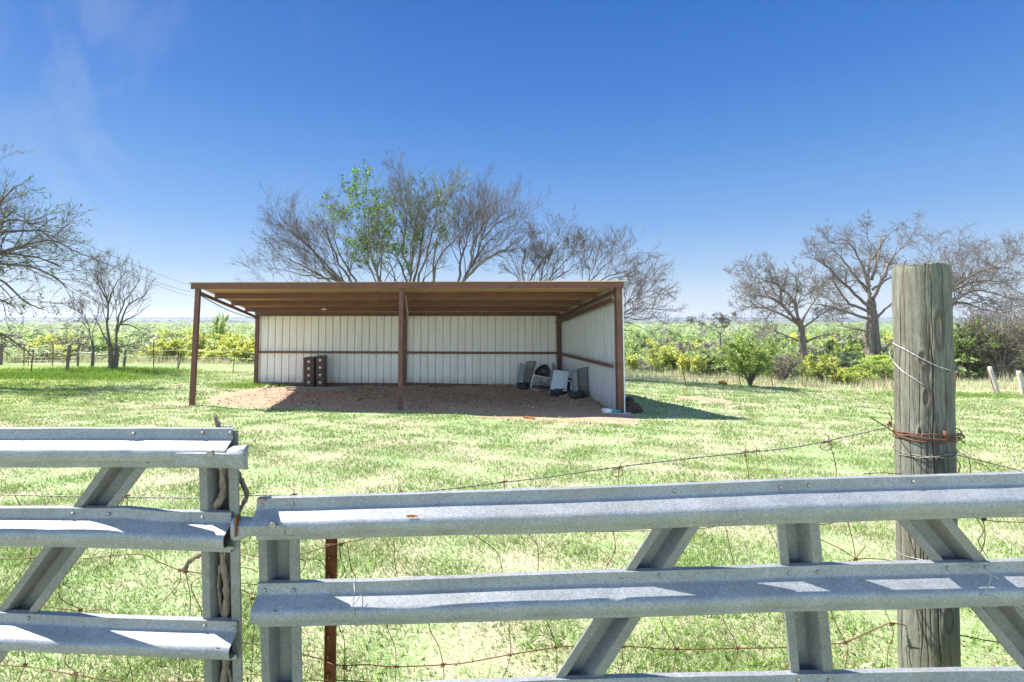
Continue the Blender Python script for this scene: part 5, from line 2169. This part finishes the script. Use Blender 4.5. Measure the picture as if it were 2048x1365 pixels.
def barb(px, py, parent, seed, loop=False):
    rg = np.random.default_rng(seed)
    b = MB()
    for k in range(2):
        pts = []
        for t in np.linspace(-2.2, 2.2, 26):
            pts.append(P(px + t * 4.0, py + 1.9 * math.sin(t * 6 + k * 2) - t * .8, YW - .004 + .005 * math.cos(t * 7 + k * 2)))
        b.tube(pts, .0012, 5)
    up = P(px + rg.normal() * 8, py - 12 - 8 * rg.random(), YW - .01)
    b.tube([P(px, py, YW), P(px + 2, py - 7, YW - .005), up], [.0019, .0017, .0010], 5)
    dn = P(px - rg.normal() * 7, py + 9, YW + .01)
    b.tube([P(px, py, YW), dn], [.0019, .0010], 5)
    if loop:
        b.tube([P(px + 12 * math.cos(t) - 4, py + 9 + 8 * math.sin(t), YW - .005) for t in np.linspace(-1, 4.4, 18)], .0019, 5)
    b.build('barb', M['rustwire'], parent, True)


for k, q in enumerate(((587, 990, 0), (738, 990, 0), (800, 985, 0), (1007, 964, 0), (1238, 937, 1), (1490, 905, 0), (1512, 903, 0), (1656, 884, 1), (252, 992, 0))):
    barb(q[0], q[1], strand, 40 + k, bool(q[2]))

hor = [
    [(-150, 1110), (0, 1119), (62, 1117), (110, 1120), (175, 1117), (275, 1109), (320, 1125), (358, 1140), (400, 1147), (440, 1158), (480, 1166), (514, 1170)],
    [(474, 1104), (490, 1107), (514, 1113), (560, 1116), (600, 1109), (640, 1098), (671, 1089), (719, 1080), (760, 1070), (900, 1062), (1100, 1064), (1300, 1062), (1385, 1060), (1450, 1051), (1560, 1048), (1640, 1050), (1690, 1042), (1790, 1040)],
    [(560, 1117), (600, 1118), (637, 1120), (651, 1138), (655, 1165)],
    [(474, 1134), (500, 1138), (515, 1145)],
    [(85, 1213), (130, 1219), (169, 1223), (208, 1219), (250, 1236), (330, 1240), (420, 1235)],
    [(475, 1175), (492, 1184), (515, 1190), (600, 1196), (800, 1200), (1100, 1190), (1300, 1185), (1600, 1175), (1686, 1128), (1711, 1119), (1755, 1118), (1798, 1125)],
    [(-150, 1325), (0, 1331), (60, 1335), (150, 1350), (260, 1366), (420, 1362)],
    [(478, 1284), (515, 1290), (560, 1298), (606, 1310), (651, 1321), (678, 1331), (735, 1330), (792, 1334), (886, 1330), (937, 1325), (1019, 1310), (1100, 1297), (1143, 1293), (1249, 1293), (1354, 1299), (1474, 1297), (1576, 1295), (1662, 1288), (1691, 1285), (1757, 1256), (1785, 1247), (1843, 1258), (1883, 1264), (1931, 1273), (2003, 1285), (2100, 1282), (2300, 1290)],
    [(475, 1348), (515, 1350), (600, 1360), (700, 1362), (900, 1372), (1200, 1366), (1500, 1370), (1800, 1366), (2100, 1360)],
    [(1952, 1036), (1990, 1043), (2048, 1045), (2200, 1050)],
    [(1640, 1079), (1680, 1098), (1711, 1118), (1718, 1130)],
    [(1710, 1118), (1722, 1104), (1731, 1093)],
    [(1728, 948), (1765, 946), (1800, 948), (1840, 950)],
]
ver = [
    [(695, 1087), (702, 1135), (712, 1162), (700, 1210), (678, 1251), (688, 1278), (689, 1336), (687, 1385)],
    [(678, 1090), (682, 1120), (690, 1140), (676, 1162)],
    [(788, 1077), (789, 1121), (794, 1159), (780, 1200), (773, 1247), (790, 1295), (792, 1334), (790, 1385)],
    [(940, 1066), (988, 1098), (1001, 1125), (998, 1154), (930, 1200), (860, 1244), (877, 1292), (886, 1330), (889, 1385)],
    [(1058, 1069), (1075, 1094), (1073, 1150), (1040, 1200), (1019, 1240), (1021, 1309), (1005, 1360), (1000, 1385)],
    [(1092, 1237), (1100, 1258), (1112, 1295), (1114, 1340), (1110, 1385)],
    [(1225, 1055), (1230, 1101), (1208, 1147), (1215, 1200), (1245, 1295), (1238, 1353), (1236, 1385)],
    [(1450, 1052), (1460, 1098), (1460, 1137), (1380, 1180), (1320, 1230), (1351, 1297), (1344, 1351), (1340, 1385)],
    [(1535, 1053), (1557, 1101), (1560, 1140), (1500, 1190), (1445, 1227), (1475, 1297), (1458, 1351), (1452, 1385)],
    [(1562, 1222), (1576, 1261), (1590, 1300), (1577, 1326), (1562, 1352), (1550, 1385)],
    [(1655, 884), (1665, 905), (1672, 935), (1674, 960), (1690, 1010), (1696, 1043), (1710, 1118), (1690, 1170), (1662, 1218), (1691, 1285), (1696, 1295), (1689, 1346), (1686, 1385)],
    [(1768, 1217), (1781, 1247), (1787, 1268), (1776, 1302), (1774, 1343), (1772, 1385)],
    [(1921, 1213), (1889, 1251), (1883, 1263), (1906, 1285), (1909, 1309), (1899, 1343), (1893, 1385)],
    [(1952, 1036), (1967, 1063), (1957, 1084), (1977, 1121), (1980, 1160)],
    [(1967, 1040), (1970, 1077), (1962, 1104), (1950, 1115)],
    [(223, 1095), (221, 1130), (238, 1102)],
    [(120, 1160), (119, 1194), (140, 1210), (160, 1219), (156, 1236)],
    [(361, 1140), (358, 1167), (325, 1205), (294, 1240), (270, 1290), (254, 1313), (262, 1340), (267, 1385)],
    [(371, 1144), (381, 1198), (377, 1242), (366, 1290), (360, 1317), (357, 1385)],
    [(400, 1155), (386, 1165), (383, 1178), (392, 1200), (402, 1219), (404, 1240)],
    [(30, 1225), (40, 1280), (46, 1303), (50, 1328), (35, 1365), (30, 1385)],
    [(156, 1236), (140, 1280), (133, 1307), (131, 1328), (152, 1348), (144, 1385)],
    [(0, 1192), (30, 1165), (58, 1123), (62, 1100), (60, 1050), (40, 1010), (30, 992)],
    [(238, 1017), (252, 993), (254, 1009), (250, 1030), (238, 1060), (230, 1095)],
    [(1007, 965), (1010, 985), (1012, 1010), (1000, 1060)],
    [(1238, 938), (1236, 972), (1234, 1000), (1225, 1055)],
    [(1490, 906), (1494, 930), (1497, 965), (1480, 1010), (1450, 1052)],
    [(500, 1196), (505, 1218), (509, 1230), (506, 1290), (500, 1385)],
    [(480, 1108), (490, 1120), (476, 1132)],
    [(1918, 905), (1935, 915), (1940, 930), (1942, 950), (1950, 1000), (1952, 1036)],
    [(1912, 918), (1920, 930), (1916, 950)],
    [(1950, 925), (1970, 932), (1985, 948)],
    [(600, 1118), (611, 1124), (606, 1140), (600, 1148)],
]
bh = MB()
for i, pl in enumerate(hor):
    n_ = len(pl)
    c_ = catmull([P(x, y, YW + .012 * math.sin(k * 1.7 + i)) for k, (x, y) in enumerate(pl)], 7 * n_)
    bh.tube(c_, .0020 if i not in (7,) else .0024, 5)
bh.build('line_wires', M['rustwire'], fence, True)['kind'] = 'stuff'
bv = MB()
for i, pl in enumerate(ver):
    n_ = len(pl)
    c_ = catmull([P(x, y, YW - .004 + .012 * math.sin(k * 1.3 + i)) for k, (x, y) in enumerate(pl)], 7 * n_)
    bv.tube(c_, .0018, 5)
# knots where stay wires wrap the line wires
for (x, y) in ((689, 1336), (792, 1334), (886, 1330), (1020, 1310), (1112, 1295), (1246, 1294), (1352, 1298), (1475, 1297), (1691, 1286), (1785, 1248), (1883, 1264), (1711, 1119), (361, 1141), (371, 1144), (160, 1220), (50, 1330), (151, 1349), (505, 1198), (682, 1089), (669, 1090), (1561, 1052), (1968, 1039)):
    pts = [P(x + (t - 3.14) * 1.6, y + 3.4 * math.sin(t * 3), YW - .002 + .006 * math.cos(t * 3)) for t in np.linspace(0, 6.28, 22)]
    bv.tube(pts, .0019, 5)
bv.build('stay_wires', M['rustwire'], fence, True)['kind'] = 'stuff'

# rusty T post behind the right gate
def near_tpost():
    x0, x1 = 651, 677
    top = P(664, 1052, YW + .02)
    bot = P(660, 1390, YW + .02)
    root = empty('iron_fence_post', bot, 'near rusty brown studded iron post standing behind the right gate', 'fence post')
    b = MB()
    b.beam(bot, top, .052, .006, up=(0, 1, 0))
    b.beam(bot + [0, .022, 0], top + [0, .022, 0], .006, .04, up=(0, 1, 0))
    b.beam(bot + [-.0235, -.006, 0], top + [-.0235, -.006, 0], .005, .008, up=(0, 1, 0))
    b.beam(bot + [.0235, -.006, 0], top + [.0235, -.006, 0], .005, .008, up=(0, 1, 0))
    b.build('shaft', M['rust'], root, bevel=.001)
    for k, y in enumerate((1075, 1117, 1153, 1200, 1237, 1275, 1314, 1352)):
        q = P(661 - (y - 1075) * .012, y, YW + .012)
        b = MB()
        b.tube([q + [0, 0, -.012], q + [0, -.005, -.006], q + [0, -.005, .006], q + [0, 0, .012]], [.004, .0065, .0065, .004], 8)
        b.build('stud', M['rust'], root, True)
    b = MB()
    b.tube([P(650, 1090, YW), P(664, 1089, YW - .01), P(680, 1088, YW)], .0024, 6)
    b.tube([P(655, 1325, YW), P(668, 1330, YW - .01), P(672, 1340, YW - .01), P(662, 1350, YW), P(668, 1362, YW - .005)], .0020, 6)
    b.build('wire_clip', M['rustwire'], root, True)


near_tpost()

# ------------------------------------------------------------------ air
b = MB()
b.hexa([(-3300, -60, -30), (3300, -60, -30), (3300, 3150, -30), (-3300, 3150, -30), (-3300, -60, 32), (3300, -60, 32), (3300, 3150, 32), (-3300, 3150, 32)])
hz, hnt, hb = new_mat('haze')
hnt.nodes.remove(hb)
pv = hnt.nodes.new('ShaderNodeVolumePrincipled')
pv.inputs['Color'].default_value = (.80, .88, 1, 1)
pv.inputs['Density'].default_value = .00025
pv.inputs['Anisotropy'].default_value = .2
hnt.links.new(pv.outputs[0], hnt.nodes['Material Output'].inputs['Volume'])
tag(b.build('haze', hz), 'thin pale air over the far scrub and woods', 'haze', kind='stuff')

# ------------------------------------------------------------------ light and sky
to_sun = Vector((-2.93, 1.10, 3.77)).normalized()
elev = math.asin(to_sun.z)
azim = math.atan2(to_sun.x, to_sun.y)
sun = bpy.data.lights.new('sun', 'SUN')
sun.energy = 5.0
sun.angle = R(.53)
sun.color = (1, .965, .90)
so = bpy.data.objects.new('sun', sun)
COL.objects.link(so)
so.rotation_euler = to_sun.to_track_quat('Z', 'Y').to_euler()
so.location = (-20, 10, 30)

w = bpy.data.worlds.new('World')
scene.world = w
w.use_nodes = True
nt = w.node_tree
bg = nt.nodes['Background']
sky = nt.nodes.new('ShaderNodeTexSky')
sky.sky_type = 'NISHITA'
sky.sun_disc = False
sky.sun_elevation = elev
sky.sun_rotation = azim
sky.altitude = 100
sky.air_density = 1.0
sky.dust_density = .2
sky.ozone_density = 2.5
# deep blue gradient by elevation ahead of camera; brighter physical sky behind as fill
tc = nt.nodes.new('ShaderNodeTexCoord')
sep = nt.nodes.new('ShaderNodeSeparateXYZ')
nt.links.new(tc.outputs['Generated'], sep.inputs[0])
k_ = 1 / (2 ** EXPO) / .15


def sc3(c):
    return (c[0] * k_, c[1] * k_, c[2] * k_)


GR = ramp(nt, sep.outputs[2], [(0, (.62, .71, .83)), (.04, (.54, .66, .82)), (.10, (.33, .51, .79)), (.18, (.175, .38, .76)), (.30, (.082, .265, .68)),
                               (.40, (.038, .19, .62)), (.54, (.010, .135, .52)), (1, (.005, .08, .34))])
vm = nt.nodes.new('ShaderNodeVectorMath')
vm.operation = 'SCALE'
nt.links.new(GR, vm.inputs[0])
vm.inputs['Scale'].default_value = k_
mr = nt.nodes.new('ShaderNodeMapRange')
mr.interpolation_type = 'SMOOTHSTEP'
mr.inputs[1].default_value = -.35
mr.inputs[2].default_value = .25
mr.inputs[3].default_value = 0
mr.inputs[4].default_value = .93
nt.links.new(sep.outputs[1], mr.inputs[0])
skyc = mix(nt, mr.outputs[0], sky.outputs[0], vm.outputs[0])
# a few faint high cirrus wisps towards the upper left
mp = nt.nodes.new('ShaderNodeMapping')
mp.inputs['Scale'].default_value = (3.2, 1.0, 1.6)
mp.inputs['Rotation'].default_value = (0, .95, 0)
nt.links.new(tc.outputs['Generated'], mp.inputs[0])
wn = noise(nt, 2.6, 7, .6, mp.outputs[0], .6)
wr = ramp(nt, wn, [(.50, (0, 0, 0)), (.80, (.30, .30, .30))])
ml = nt.nodes.new('ShaderNodeMapRange')
ml.interpolation_type = 'SMOOTHSTEP'
ml.inputs[1].default_value = -.15
ml.inputs[2].default_value = -.55
nt.links.new(sep.outputs[0], ml.inputs[0])
mw = nd(nt, 'ShaderNodeMath', operation='MULTIPLY')
nt.links.new(wr, mw.inputs[0])
nt.links.new(ml.outputs[0], mw.inputs[1])
skyc = mix(nt, mw.outputs[0], skyc, (.62 * k_, .68 * k_, .80 * k_))
nt.links.new(skyc, bg.inputs[0])
bg.inputs[1].default_value = .15

scene.view_settings.view_transform = 'Standard'
scene.view_settings.look = 'None'
scene.view_settings.exposure = EXPO
scene.view_settings.gamma = 1
scene.render.engine = 'CYCLES'
cy = scene.cycles
cy.use_denoising = True
try:
    cy.denoiser = 'OPENIMAGEDENOISE'
except Exception:
    pass
cy.max_bounces = 7
cy.diffuse_bounces = 4
cy.glossy_bounces = 3
cy.transmission_bounces = 4
cy.transparent_max_bounces = 4
cy.caustics_reflective = False
cy.caustics_refractive = False
cy.sample_clamp_indirect = 8
